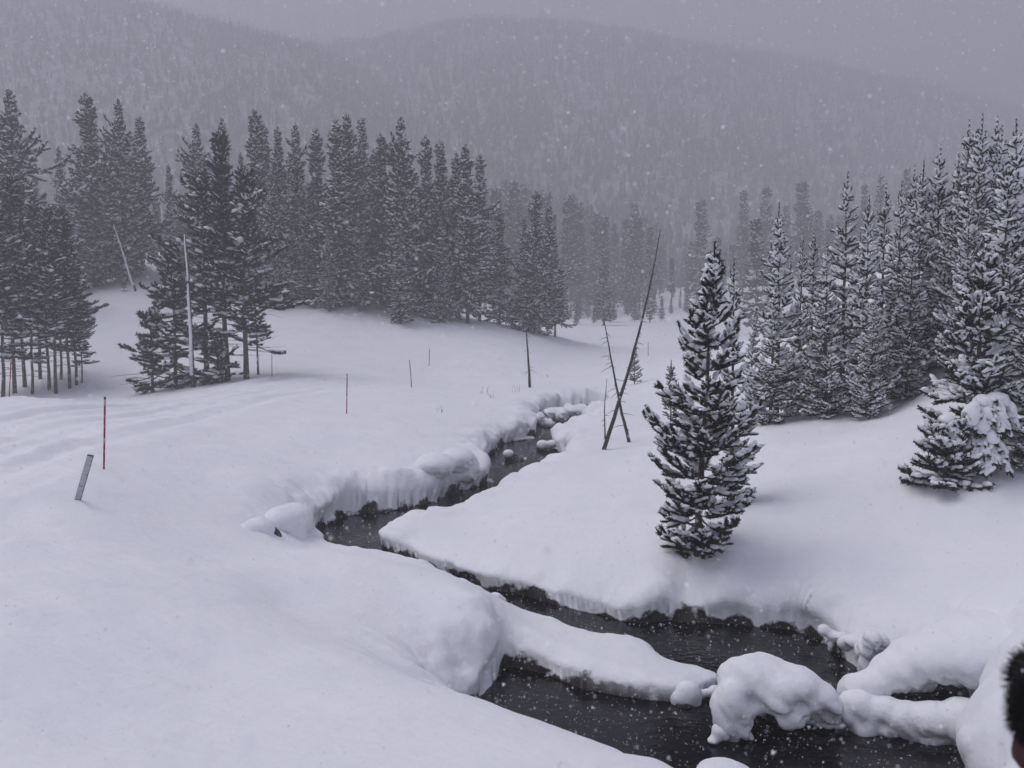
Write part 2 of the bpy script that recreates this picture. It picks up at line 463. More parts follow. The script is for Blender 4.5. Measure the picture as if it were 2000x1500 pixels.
radii = [0.4]
while radii[-1] < 330:
    r = radii[-1]
    k = 0.05 if r < 3 else 0.014 if r < 8 else 0.0040 if r < 22 else 0.0055 if r < 46 else 0.012 if r < 140 else 0.03
    radii.append(r * (1 + k))
radii = np.array(radii)
az = np.concatenate([np.radians(np.linspace(-35, 35, 610)), np.radians(np.linspace(36, 324, 74)[1:-1])])
gx, gy = polar_grid(radii, az)
X, Y, Z, soil = full_ground(gx, gy)
nr, na = len(radii), len(az)
i, j = np.meshgrid(np.arange(nr - 1), np.arange(na), indexing='ij')
j2 = (j + 1) % na
quads = np.stack([i * na + j, i * na + j2, (i + 1) * na + j2, (i + 1) * na + j], -1).reshape(-1, 4)[:, ::-1]
V = np.stack([X, Y, Z], 1)
V = np.vstack([V, [0, 0, float(Z[:na].mean())]])
cap = np.stack([np.full(na, len(V) - 1), np.arange(na), (np.arange(na) + 1) % na], 1)[:, ::-1]
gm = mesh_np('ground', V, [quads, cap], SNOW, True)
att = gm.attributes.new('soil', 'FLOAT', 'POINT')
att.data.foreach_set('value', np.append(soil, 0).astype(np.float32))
ground = obj('ground', gm, kind='structure')
print('ground', nr, na, len(quads))

# water: one level sheet under the whole channel
wx0, wx1, wy0, wy1 = -9, 11, 6, 60
wm = mesh_np('creek_water', [(wx0, wy0, 0), (wx1, wy0, 0), (wx1, wy1, 0), (wx0, wy1, 0)], np.array([[0, 1, 2, 3]]), WATER)
creek = obj('creek_water', wm, kind='structure')

# ------------------------------------------------------------------ wooded hills behind the valley
def ridge_line(px, table):
    xs, ys = zip(*table)
    return np.interp(px, xs, ys)
def hill_mesh(name, table, d0, d1, z0, seed):
    az = np.radians(np.linspace(-48, 48, 260)); rr = np.linspace(0, 1, 90)
    T, A = np.meshgrid(rr, az, indexing='ij')
    dist = d0 + (d1 - d0) * T * 1.25
    px = 1000 + 1700 * np.tan(A)
    ry = ridge_line(px, table)
    top = CAM_Z + d1 * (600 - ry) / 1700
    s = np.clip(T / 0.8, 0, 1)
    prof = s * s * (3 - 2 * s) * 0.55 + s * 0.45
    z = z0 + (top - z0) * prof - np.clip(T - 0.82, 0, 1) * 60
    x = dist * np.tan(A); y = dist
    z = z + 5 * fbm(x / 60, y / 60, 3, seed) * s * (1 - 0.5 * s)
    x, y, z = x.ravel(), y.ravel(), z.ravel()
    nr_, na_ = T.shape
    i, j = np.meshgrid(np.arange(nr_ - 1), np.arange(na_ - 1), indexing='ij')
    q = np.stack([i * na_ + j, i * na_ + j + 1, (i + 1) * na_ + j + 1, (i + 1) * na_ + j], -1).reshape(-1, 4)
    me = mesh_np(name, np.stack([x, y, z], 1), q, HILL_GROUND, True)
    o = obj(name, me, kind='structure')
    return (x.reshape(T.shape), y.reshape(T.shape), z.reshape(T.shape))
HILL_A = [(-900,-60),(-300,-10),(0,22),(150,20),(260,35),(400,62),(520,92),(620,118),(760,190),(900,280),(1050,360),(1200,440),(1400,520),(3200,560)]
HILL_B = [(-900,300),(0,200),(500,150),(640,122),(700,112),(800,95),(900,75),(1000,70),(1100,76),(1220,92),(1400,122),(1600,155),(1800,190),(2000,240),(2400,300),(3200,400)]
hill_a = hill_mesh('hillside', HILL_A, 190, 600, -4, 5)
hill_b = hill_mesh('far_hillside', HILL_B, 220, 800, -4, 9)

# ------------------------------------------------------------------ pillows of snow on boulders and logs in the creek
ROCK = noisy_mat('wet_rock', (0.015, 0.014, 0.013), (0.07, 0.065, 0.06), 6, 0.6, 0.8, 12)
def ico(sub=3):
    import bmesh
    bm = bmesh.new(); bmesh.ops.create_icosphere(bm, subdivisions=sub, radius=1)
    v = np.array([q.co[:] for q in bm.verts]); f = np.array([[q.index for q in p.verts] for p in bm.faces])
    bm.free()
    return v, f
ICO3, ICO2 = ico(3), ico(2)
def pillow_mesh(name, ells, voxel=0.035, smooth=8, noise=0.05, seed=0, mat=SNOW):
    """ells: (px, py, z, rx, ry, rz) - centre seen at a pixel at height z, radii in metres; melted together"""
    g = Geo(); cs = []
    for px, py, z, rx, ry, rz in ells:
        c = at_z(px, py, z) if not isinstance(z, tuple) else at_y(px, py, z[0]); cs.append(c)
        g.add(ICO3[0] * [rx, ry, rz] + c, ICO3[1])
    me = g.mesh('tmp', mat)
    o = bpy.data.objects.new('tmp', me); link(o)
    m = o.modifiers.new('r', 'REMESH'); m.mode = 'VOXEL'; m.voxel_size = voxel; m.use_smooth_shade = True
    s = o.modifiers.new('s', 'SMOOTH'); s.iterations = smooth; s.factor = .6
    dg = bpy.context.evaluated_depsgraph_get()
    out = bpy.data.meshes.new_from_object(o.evaluated_get(dg))
    bpy.data.objects.remove(o); bpy.data.meshes.remove(me)
    n = len(out.vertices)
    co = np.empty(n * 3); out.vertices.foreach_get('co', co); co = co.reshape(-1, 3)
    no = np.empty(n * 3); out.vertices.foreach_get('normal', no); no = no.reshape(-1, 3)
    low = .45 + 2.0 * np.clip(-no[:, 2] + .35, 0, 1)
    d = noise * low * (fbm(co[:, 0] * 2.4 + co[:, 2] * 1.9, co[:, 1] * 2.4 - co[:, 2] * 1.3, 3, seed) * .6 + .28 * vnoise(co[:, 0] * 9 + co[:, 2] * 8, co[:, 1] * 9 - co[:, 2] * 7, seed + 9) + .16 * vnoise(co[:, 0] * 21 + co[:, 2] * 17, co[:, 1] * 21 - co[:, 2] * 15, seed + 19))
    co += no * d[:, None]
    out.vertices.foreach_set('co', co.ravel().astype(np.float32))
    out.name = name
    out.update()
    return out, cs
def rock_mesh(name, c, r, seed):
    rr = np.random.default_rng(seed)
    v, f = ICO2
    k = 1 + .22 * fbm(v[:, 0] * 1.7 + v[:, 2] + seed, v[:, 1] * 1.7 - v[:, 2], 3, seed)
    return mesh_np(name, v * k[:, None] * r + c, f, ROCK, False)
_seed = [300]
def snow_rock(name, label, cat, ells, rocks=(), group=None, **kw):
    _seed[0] += 1
    me, cs = pillow_mesh('snow_cap', ells, seed=_seed[0], **kw)
    base = cs[0].copy(); base[2] = 0
    e = empty(name, tuple(base), label=label, category=cat)
    if group: e['group'] = group
    for m in [me] + [rock_mesh('rock', at_z(px, py, z), np.array(r), _seed[0] + 5 * k) for k, (px, py, z, r) in enumerate(rocks)]:
        m.transform(Matrix.Translation(-Vector(base)))
        obj(m.name.split('.')[0], m, e)
    return e
snow_rock('snow_covered_boulder', 'huge rounded snow pillow arching over dark water in the near pool', 'boulder',
          [(1478, 1328, .60, .52, .46, .33), (1445, 1340, .52, .34, .38, .40), (1530, 1340, .58, .50, .42, .27), (1585, 1362, .45, .34, .34, .23), (1425, 1385, .36, .24, .27, .38), (1415, 1410, .15, .15, .2, .28), (1450, 1408, .24, .17, .18, .26), (1485, 1375, .36, .24, .3, .2), (1612, 1378, .32, .17, .24, .2), (1550, 1385, .34, .36, .28, .13)],
          [(1520, 1385, .16, (.40, .2, .22)), (1600, 1395, .1, (.2, .2, .16))], smooth=12, noise=.085)
snow_rock('snow_lump', 'small hooked lump of snow at the left foot of the huge snow pillow', 'snow lump', [(1418, 1412, .22, .13, .13, .12), (1408, 1430, .12, .13, .13, .13), (1394, 1448, .02, .10, .09, .06), (1432, 1432, .08, .1, .1, .12)], voxel=.025, smooth=5, noise=.02)
snow_rock('snow_covered_log', 'upper snow-buried log reaching into the near pool from the right bank', 'log',
          [(1672, 1343, .40, .20, .24, .18), (1712, 1335, .46, .30, .28, .20), (1758, 1314, .58, .42, .38, .29), (1812, 1290, .74, .52, .5, .34), (1868, 1282, .80, .62, .65, .40), (1935, 1270, .85, .8, .8, .5)],
          [(1790, 1372, .18, (.42, .12, .1))], smooth=10)
snow_rock('snow_covered_log', 'lower snow-buried log lying along the near pool, below the slit-shaped opening', 'log',
          [(1676, 1380, .26, .27, .24, .22), (1722, 1388, .24, .30, .26, .19), (1772, 1400, .22, .34, .26, .19), (1825, 1403, .24, .36, .28, .19), (1885, 1405, .26, .36, .34, .25), (1690, 1412, .08, .20, .2, .13), (1760, 1425, .05, .34, .2, .12), (1830, 1432, .05, .36, .22, .13), (1890, 1435, .06, .3, .25, .16)],
          [(1760, 1420, .0, (.45, .12, .1))], smooth=8)
snow_rock('snow_covered_branch', 'thin snow-covered branch linking the huge pillow to the lower log', 'branch', [(1583, 1402, .16, .10, .1, .07), (1600, 1412, .1, .09, .07, .05), (1618, 1417, .08, .09, .06, .05), (1640, 1417, .08, .09, .07, .05)], voxel=.022, smooth=3, noise=.01)
snow_rock('snow_covered_boulder', 'small domed snow cap at the tip of the snow tongue', 'boulder', [(1345, 1357, .1, .20, .18, .20), (1330, 1365, .05, .16, .14, .14)], [(1338, 1380, -.02, (.13, .1, .09))], voxel=.03, smooth=5, noise=.02)
snow_rock('snow_covered_branch', 'short white bridge of snow between the snow tongue and the huge pillow', 'branch', [(1368, 1355, .08, .09, .08, .06), (1385, 1352, .1, .10, .07, .05), (1398, 1345, .12, .1, .07, .05)], voxel=.022, smooth=3, noise=.01)
snow_rock('ice_shelf', 'flat snow-topped ice shelf at the very bottom of the picture', 'ice shelf', [(1410, 1503, .02, .30, .28, .07), (1385, 1512, .0, .18, .2, .05), (1440, 1505, .0, .18, .18, .05)], voxel=.03, smooth=4, noise=.025)
for (px, py, r, lab) in [(967, 1168, .15, 'small round snow lump at the upstream end of the snow tongue'), (1150, 1249, .14, 'left of two small snow lumps on the snow tongue'), (1178, 1251, .13, 'right of two small snow lumps on the snow tongue')]:
    snow_rock('snow_lump', lab, 'snow lump', [(px, py, .16, r, r, r * .7), (px + 8, py + 6, .1, r, r, r * .6)], voxel=.03, smooth=4, noise=.015)
snow_rock('snow_column', 'icy column of snow under the hollowed bank at the right end of the dark pool', 'snow column', [(1705, 1255, .7, .16, .2, .22), (1708, 1280, .45, .14, .16, .25), (1712, 1300, .2, .13, .15, .22), (1690, 1262, .5, .12, .14, .12), (1725, 1275, .5, .14, .14, .3)], voxel=.028, smooth=4, noise=.10)
snow_rock('snowy_root', 'snow-topped root sticking out of the hollowed bank at the right end of the pool', 'root', [(1608, 1231, .38, .11, .11, .10), (1625, 1240, .32, .12, .12, .08), (1648, 1246, .32, .16, .14, .1), (1622, 1262, .15, .07, .08, .14), (1670, 1252, .42, .2, .2, .10)], voxel=.024, smooth=4, noise=.07)
# upper creek
snow_rock('snow_covered_boulder', 'big overhanging snow pillow on the left bank of the upper creek', 'boulder', [(893, 897, .98, .55, .6, .36), (850, 908, .95, .6, .7, .36), (912, 912, .7, .36, .45, .46), (890, 930, .45, .45, .45, .40), (925, 925, .4, .2, .3, .4)], [(912, 935, .15, (.22, .3, .3))], voxel=.06, smooth=9, noise=.07)
snow_rock('ice_shelf', 'ragged white ice foot below the big overhanging snow pillow', 'ice shelf', [(938, 930, .05, .24, .5, .08), (930, 915, .1, .18, .4, .15), (952, 938, .0, .18, .22, .05), (960, 941, .0, .12, .1, .04)], voxel=.045, smooth=3, noise=.05)
snow_rock('snow_covered_boulder', 'round boulder with white cap alone in the middle of the upper creek', 'boulder', [(993, 886, .26, .20, .2, .16)], [(997, 893, .08, (.27, .25, .2)), (1012, 899, .0, (.2, .2, .09))], voxel=.04, smooth=3, noise=.02)
snow_rock('snow_covered_boulder', 'wide snow-capped boulder in the upper creek by the right bank', 'boulder', [(1060, 868, .24, .24, .25, .18), (1078, 868, .24, .26, .25, .19)], [(1068, 877, .04, (.4, .28, .17))], voxel=.05, smooth=4, noise=.03)
snow_rock('snow_covered_boulder', 'small snowy boulder tucked against the left bank of the upper creek', 'boulder', [(958, 866, .25, .2, .2, .17), (952, 862, .3, .15, .15, .13)], [(955, 874, .05, (.2, .2, .14))], voxel=.045, smooth=4, noise=.02)
snow_rock('snow_covered_boulder', 'small snow cap above the creek bend, right of the flat ice shelf', 'boulder', [(1091, 843, .22, .24, .25, .22)], [(1094, 852, .05, (.3, .25, .14))], voxel=.05, smooth=4, noise=.03)
snow_rock('ice_shelf', 'flat snowy ice shelf reaching right from the left bank in the upper creek', 'ice shelf', [(1005, 856, .05, .5, .5, .08), (1028, 855, .04, .35, .35, .06), (990, 850, .12, .5, .6, .14)], voxel=.06, smooth=4, noise=.05)
snow_rock('ice_shelf', 'ragged pale ice patch at the right bank of the upper creek', 'ice shelf', [(1012, 926, .04, .28, .28, .05), (1035, 924, .05, .3, .2, .05), (1055, 918, .06, .3, .25, .06), (1000, 929, .0, .16, .14, .04)], voxel=.04, smooth=3, noise=.05)
snow_rock('ice_shelf', 'low white shelf at the right bank near the boulder, upstream', 'ice shelf', [(1105, 876, .1, .5, .5, .12), (1125, 868, .2, .6, .6, .16)], voxel=.06, smooth=4, noise=.05)
snow_rock('ice_shelf', 'small snow shelf where the right bank meets the creek bend', 'ice shelf', [(812, 1020, .05, .35, .35, .07), (800, 1028, .02, .22, .22, .04), (835, 1012, .1, .3, .4, .09)], voxel=.045, smooth=4, noise=.04)
for k, (px, py, z, r, lab) in enumerate([(1042, 815, .45, .5, 'leftmost snowy rock in the far rapids'), (1066, 824, .22, .3, 'low snowy rock in the far rapids, lower left'), (1084, 806, .4, .6, 'middle and largest snowy rock in the far rapids'),
     (1122, 803, .4, .75, 'farthest snowy rock above the rapids'), (1124, 832, .18, .42, 'low snowy rock at the right end of the far rapids'), (1150, 842, .2, .6, 'long low snowy rock by the right bank below the rapids')]):
    rr_ = np.random.default_rng(k + 40)
    ell = [(px, py, z, r, r * .9, r * .42)] + [(px + rr_.uniform(-1, 1) * r * 38, py + rr_.uniform(-5, 5), z + rr_.uniform(-.15, .05), r * rr_.uniform(.35, .7), r * rr_.uniform(.5, .9), r * rr_.uniform(.25, .45)) for _ in range(4)]
    snow_rock('snow_covered_boulder', lab, 'boulder', ell, [(px - 2, py + 7, z - .28, (r * .8, r * .7, r * .4))], group='snowy rocks in the far rapids', voxel=.06, smooth=3, noise=.13)
# inner end of the near bend
snow_rock('snow_covered_boulder', 'plump snow pillow at the left end of the creek bend', 'boulder', [(572, 1010, .95, .42, .5, .30), (548, 1020, .9, .42, .5, .34), (592, 1030, .62, .26, .4, .42), (560, 1045, .6, .45, .4, .34)], [(602, 1055, .1, (.14, .3, .25))], voxel=.055, smooth=8, noise=.06)
snow_rock('snow_covered_boulder', 'snowy hump with a dark hollow left of the plump pillow', 'boulder', [(505, 1035, 1.02, .34, .4, .26), (482, 1045, 1.0, .3, .35, .25)], [(525, 1050, .8, (.26, .2, .22))], voxel=.055, smooth=7, noise=.05)
snow_rock('ice_shelf', 'small white snow foot at the water left of the dark undercut bank', 'ice shelf', [(628, 1018, .05, .3, .3, .1), (640, 1013, .1, .22, .3, .12), (618, 1026, .02, .2, .2, .05)], voxel=.045, smooth=4, noise=.04)

# ------------------------------------------------------------------ dead poles and snags
def dead_stem(name, label, cat, base, top, D, r0, r1, stubs, snow=False, bend=.02, seed=0, group=None, side=1.0, sunk=.4, mat=None):
    """base/top pixels; the stem stands on the ground at depth D"""
    r = np.random.default_rng(seed)
    if D is None: D = depth_for(base[0], base[1], 12, 120)
    b = at_y(base[0], base[1], D); g = float(ground_height(b[0], D)[0]); b[2] = g
    t = at_y(top[0], top[1], D)
    L = np.linalg.norm(t - b); ax = (t - b) / L
    e = empty(name, tuple(b), label=label, category=cat)
    if group: e['group'] = group
    ss = np.linspace(0, 1, 14)
    perp = np.array([ax[2], 0, -ax[0]])
    P = (ss * L)[:, None] * ax + (np.sin(ss * 3.1) * bend * L + np.cumsum(r.normal(0, .002 * L, 14)))[:, None] * perp
    P[0] -= ax * sunk
    G = Geo(); tube(G, P, r0 + (r1 - r0) * ss ** .9, 8)
    obj('stem', G.mesh('stem', mat or DEADWOOD, True), e)
    for k in range(stubs):
        s = r.uniform(.05, .97); a = r.uniform(0, 2 * np.pi); l = r.uniform(.08, .3) * side * (1.3 - s)
        p = np.array([np.interp(s, ss, P[:, i]) for i in range(3)])
        d = np.array([math.cos(a), math.sin(a) * .6, r.uniform(-.7, .1)])
        q = Geo(); tube(q, [p, p + d * l * .6, p + d * l + [0, 0, -.04]], [.011, .008, .004], 4)
        obj('twig', q.mesh('twig', DEADWOOD, True), e)
    if snow:
        G = Geo(); P2 = P[1:] + np.array([-.035, -.05, .02]); tube(G, P2, (r0 + (r1 - r0) * ss[1:]) * .95, 7)
        me = G.mesh('snow_crust', SNOWCAP, True); obj('snow_crust', me, e)
    return e

# ------------------------------------------------------------------ conifers
def needle_template_lo(n, seed, width, core=0.5):
    r = np.random.default_rng(seed)
    t = r.uniform(-0.05, 0.9, n); a = r.uniform(0, 2 * np.pi, n); ln = r.uniform(0.75, 1.15, n); fw = r.uniform(0.1, 0.45, n)
    ca, sa = np.cos(a), np.sin(a)
    off = np.stack([np.zeros(n), -sa * width * 1.6, ca * width * 1.6], 1) + np.stack([r.uniform(-.1, .1, n), np.zeros(n), np.zeros(n)], 1)
    base = np.stack([t, ca * .25, sa * .25], 1); tip = np.stack([t + fw, ca * ln, sa * ln], 1)
    v = np.stack([base + off, tip, base - off], 1).reshape(-1, 3)
    f = np.arange(n * 3).reshape(-1, 3)
    ang = np.arange(3) / 3 * 2 * np.pi + seed
    cv = np.concatenate([np.stack([np.full(3, x), np.cos(ang) * q, np.sin(ang) * q], 1) for x, q in [(-.05, core), (.75, core)]] + [np.array([[1.1, 0, 0]])])
    o = len(v); cf = []
    for j in range(3):
        a0, a1 = o + j, o + (j + 1) % 3
        cf += [(a0, a1, a1 + 3), (a0, a1 + 3, a0 + 3), (a0 + 3, a1 + 3, o + 6)]
    return np.vstack([v, cv]), np.vstack([f, cf])

def needle_template(n, seed, width, core=0.5):
    r = np.random.default_rng(seed)
    t = r.uniform(-0.05, 0.92, n); a = r.uniform(0, 2 * np.pi, n)
    ln = r.uniform(0.75, 1.1, n) * np.where(t > 0.8, 0.8, 1)
    fw = r.uniform(0.15, 0.4, n)
    ca, sa = np.cos(a), np.sin(a)
    base = np.stack([t, ca * .1, sa * .1], 1)
    off = np.stack([np.zeros(n), -sa * width, ca * width], 1)
    tip = np.stack([t + fw, ca * ln, sa * ln], 1)
    mid = np.stack([t + fw * .6, ca * ln * .62, sa * ln * .62], 1)
    v = np.stack([base + off * .4, mid + off, tip, mid - off], 1).reshape(-1, 3)
    k = np.arange(n)[:, None] * 4
    f = np.concatenate([k + np.array([[0, 1, 3]]), k + np.array([[1, 2, 3]])])
    # woody core clothed in short needles
    m = 4
    ang = np.arange(m) / m * 2 * np.pi
    rings = [(-.05, core * .7), (.35, core), (.8, core * .85), (1.08, .08)]
    cv = np.concatenate([np.stack([np.full(m, x), np.cos(ang) * q, np.sin(ang) * q], 1) for x, q in rings])
    o = len(v)
    cf = []
    for i in range(3):
        for j in range(m):
            a0, a1 = o + i * m + j, o + i * m + (j + 1) % m
            cf += [(a0, a1, a1 + m), (a0, a1 + m, a0 + m)]
    return np.vstack([v, cv]), np.vstack([f, cf])

def lump_template(rings, sides, seed, jag=0.18):
    """a rounded elongated lump: x -1..1, round in y, flatter below"""
    r = np.random.default_rng(seed)
    v = [(-1, 0, 0)]
    for i in range(1, rings):
        th = math.pi * i / rings
        for j in range(sides):
            ph = 2 * math.pi * j / sides
            k = 1 + r.uniform(-jag, jag)
            z = math.sin(th) * math.sin(ph) * k
            v.append((-math.cos(th), math.sin(th) * math.cos(ph) * k, z if z > 0 else z * .45))
    v.append((1, 0, 0))
    f = []
    for j in range(sides):
        f.append((0, 1 + (j + 1) % sides, 1 + j))
    for i in range(rings - 2):
        for j in range(sides):
            a, b = 1 + i * sides + j, 1 + i * sides + (j + 1) % sides
            f += [(a, b, b + sides), (a, b + sides, a + sides)]
    e = len(v) - 1; s0 = 1 + (rings - 2) * sides
    for j in range(sides):
        f.append((e, s0 + j, s0 + (j + 1) % sides))
    return np.array(v), np.array(f)

LUMPS = [lump_template(4, 6, s) for s in range(6)]
LUMPS_LO = [lump_template(3, 5, s, .25) for s in range(6)]

def frames(d):
    d = d / (np.linalg.norm(d, axis=1)[:, None] + 1e-9)
    up = np.tile([0, 0, 1.0], (len(d), 1))
    steep = np.abs(d[:, 2]) > 0.95
    up[steep] = [0.3, 0.2, 0.9]
    s = np.cross(up, d); s /= np.linalg.norm(s, axis=1)[:, None] + 1e-9
    u = np.cross(d, s)
    return d, s, u

def stamp(geo, templates, pos, dirs, sx, sy, sz, r, mat=0, roll=True):
    if not len(pos):
        return
    pick = r.integers(0, len(templates), len(pos))
    for k, (tv, tf) in enumerate(templates):
        m = pick == k
        if not m.any():
            continue
        d, s, u = frames(dirs[m])
        if roll:
            a = r.uniform(0, 2 * np.pi, len(d))[:, None]
            s, u = s * np.cos(a) + u * np.sin(a), -s * np.sin(a) + u * np.cos(a)
        P = pos[m][:, None, :] + (tv[None, :, 0:1] * sx[m][:, None, None]) * d[:, None, :] \
            + (tv[None, :, 1:2] * sy[m][:, None, None]) * s[:, None, :] + (tv[None, :, 2:3] * sz[m][:, None, None]) * u[:, None, :]
        n = len(tv)
        F = tf[None] + (np.arange(len(d)) * n)[:, None, None]
        geo.add(P.reshape(-1, 3), t=F.reshape(-1, 3), mat=mat)

def grow(seed, H, W, prof, cb=0.03, n_br=100, tilt=(5, 55), upturn=0.25, sag=0.0, unit=0.26, rad=0.075, needles=40, nwidth=0.14,
         start=0.25, snow=0.7, pads=0.4, trunk_r=0.07, lean=0.0, rough=(0.7, 1.12), side=0.5, dens=0.5, lowpoly=False, snow_size=1.0, bare=0, core=.5, leader=3, whorl=0, tjit=7, texp=.92, vup=(-.12, .38), asym=None, wiggle=0.02):
    """returns the geometry of trunk, crown and snow, and of each branch by itself"""
    r = np.random.default_rng(seed)
    tz = np.linspace(0, 1, 10)
    wx_, wy_ = np.cumsum(r.normal(0, wiggle * H / 10, 10)), np.cumsum(r.normal(0, wiggle * H / 10, 10))
    wx_ -= wx_[0]; wy_ -= wy_[0]
    def stem(t):
        return np.array([np.interp(t, tz, wx_) + lean * H * t, np.interp(t, tz, wy_), H * t])
    trunk = Geo()
    tp = np.array([stem(t) for t in tz]); tp[0, 2] = -0.5
    tube(trunk, tp, trunk_r * (1 - 0.9 * tz) * np.where(tz == 0, 1.2, 1), 8 if not lowpoly else 5)
    templ = [(needle_template_lo if lowpoly else needle_template)(needles, 100 + k, nwidth, core) for k in range(4)]
    lum = LUMPS_LO if lowpoly else LUMPS
    branches = []
    ts = cb + (1 - cb) * (np.sort(r.uniform(0, 1, n_br)) ** texp) * 0.975
    if whorl:
        lv = np.sort(cb + (1 - cb) * (np.arange(whorl) / whorl) ** .95 + r.normal(0, .004, whorl))
        ts = np.clip(lv[np.clip((np.sort(r.uniform(0, 1, n_br) ** texp) * whorl).astype(int), 0, whorl - 1)] + r.normal(0, .006, n_br), cb * .5, .975)
    azs = (np.arange(n_br) * 2.39996 + r.normal(0, .35, n_br)) % (2 * np.pi)
    for k in range(n_br):
        t, az = ts[k], azs[k]
        R = W * prof(t) * r.uniform(*rough)
        if asym is not None:
            R *= asym(az, t)
        R = max(R, unit * .7)
        e = math.radians(tilt[0] + (tilt[1] - tilt[0]) * t ** 1.6 + r.normal(0, tjit))
        a = stem(t)
        h = np.array([math.cos(az), math.sin(az), 0])
        hs = np.array([-math.sin(az), math.cos(az), 0])
        bend = r.normal(0, .12)
        ss = np.linspace(0, 1, 6)
        def bp(s):
            return a + h * (R * s * math.cos(e)) + hs * (R * bend * s * s) + np.array([0, 0, R * (s * math.sin(e) + upturn * s ** 2.5 - sag * 2 * s * (1 - s) - sag * s * s)])
        P = np.array([bp(s) for s in ss])
        limb = Geo()
        tube(limb, P, np.linspace(0.012 + 0.012 * R, 0.006, 6) * (1 if not lowpoly else 1.5), 3, cap=False)
        pos, dr, ln, rd = [], [], [], []
        s0 = start if R > unit * 2 else 0.0
        m = max(2, int(math.ceil((1 - s0) * R / (unit * dens))))
        for i in range(m):
            s = s0 + (1 - s0) * (i + r.uniform(0, .8)) / m
            s = min(s, .98)
            p = bp(s); ax = bp(min(s + .05, 1.03)) - bp(s - .0); ax /= np.linalg.norm(ax) + 1e-9
            sg = 1 if (i + k) % 2 else -1
            sa = math.radians(r.uniform(35, 65)) * sg
            up_ = r.uniform(*vup)
            d = ax * math.cos(sa) + hs * math.sin(sa) + np.array([0, 0, up_])
            d /= np.linalg.norm(d)
            l = side * R * (1 - s) * r.uniform(.6, 1.1) + unit * .8
            nseg = max(1, int(round(l / (unit * .85))))
            q = p.copy()
            for g in range(nseg):
                L = unit * r.uniform(.85, 1.2)
                pos.append(q.copy()); dr.append(d.copy()); ln.append(L); rd.append(rad * r.uniform(.8, 1.15))
                q = q + d * L * .85
                d = d + ax * .25 + np.array([0, 0, r.uniform(-.05, .22)]) + r.normal(0, .08, 3)
                d /= np.linalg.norm(d)
        # needles along the axis itself towards the tip
        nax = max(1, int(R * (1 - max(s0, .35)) / (unit * .8)))
        for i in range(nax):
            s = 1 - (i + .5) * (1 - max(s0, .3)) / nax
            p = bp(s); ax = bp(s + .05) - p
            pos.append(p); dr.append(ax / (np.linalg.norm(ax) + 1e-9) + np.array([0, 0, .15])); ln.append(unit * r.uniform(.9, 1.25)); rd.append(rad * r.uniform(.9, 1.2))
        pos, dr, ln, rd = np.array(pos), np.array(dr), np.array(ln), np.array(rd)
        fol, sn = Geo(), Geo()
        stamp(fol, templ, pos, dr, ln, rd, rd, r)
        sm = r.uniform(0, 1, len(pos)) < snow
        if sm.any():
            d2 = dr[sm].copy(); d2[:, 2] *= .8
            sp = pos[sm] + d2 * (ln[sm] * r.uniform(.35, .6, sm.sum()))[:, None] + np.array([0, 0, 1.0]) * (rd[sm] * .62)[:, None]
            stamp(sn, lum, sp, d2, ln[sm] * r.uniform(.38, .68, sm.sum()), rd[sm] * snow_size * r.uniform(.65, 1.15, sm.sum()), rd[sm] * snow_size * r.uniform(.4, .85, sm.sum()), r, roll=False)
        npad = r.poisson(pads * R / .5) if R > unit * 1.5 else 0
        if npad:
            sv = r.uniform(.45, .95, npad)
            pp = np.array([bp(s) for s in sv]) + np.stack([np.zeros(npad), np.zeros(npad), np.full(npad, rad * .95)], 1) + hs * r.normal(0, unit * .35, npad)[:, None]
            dd = np.tile(bp(.9) - bp(.4), (npad, 1)) + hs * r.normal(0, .35 * R, npad)[:, None]
            dd[:, 2] *= .6
            stamp(sn, lum, pp, dd, unit * r.uniform(.55, 1.1, npad), unit * r.uniform(.3, .6, npad), unit * r.uniform(.18, .34, npad), r, roll=False)
        branches.append((limb, fol, sn))
    for i in range(bare):                                             # dead lower limbs
        t = r.uniform(0.10, cb + .25); az = r.uniform(0, 2 * np.pi); R = W * r.uniform(.35, 1.0)
        a = stem(t); h = np.array([math.cos(az), math.sin(az), 0]); e = r.uniform(-.25, .2)
        tube(trunk, [a, a + h * R * .4 + [0, 0, R * e * .4], a + h * R * .75 + [0, 0, R * e * .6], a + h * R + [0, 0, R * e * .9]], [.022, .016, .011, .005], 3, cap=False)
    # leader: upright shoots at the very top
    top = Geo(); ts_ = Geo(); w = Geo()
    pos, dr = [], []
    base = stem(1.0)
    for i in range(leader):
        pos.append(base + [0, 0, -unit * .9 + i * unit * .75]); dr.append([lean * .5 + r.normal(0, .05), r.normal(0, .05), 1])
    for i in range(5):
        a = r.uniform(0, 2 * np.pi)
        pos.append(base + [0, 0, -unit * r.uniform(.2, 1.0)]); dr.append([math.cos(a) * .7, math.sin(a) * .7, 1])
    pos, dr = np.array(pos), np.array(dr, float)
    dr /= np.linalg.norm(dr, axis=1)[:, None]
    k = np.full(len(pos), rad * .8)
    stamp(top, templ, pos, dr, np.full(len(pos), unit), k, k, r)
    stamp(ts_, lum, pos + dr * unit * .55 + [0, 0, rad * .3], dr * [1, 1, .8], np.full(len(pos), unit * .3), k * .7, k * .6, r, roll=False)
    branches.append((w, top, ts_))
    return trunk, branches

def merge(dst, src, mat=0):
    if src.n:
        V = np.concatenate(src.v)
        dst.add(V, np.concatenate(src.t) if src.t else None, np.concatenate(src.q) if src.q else None, mat)

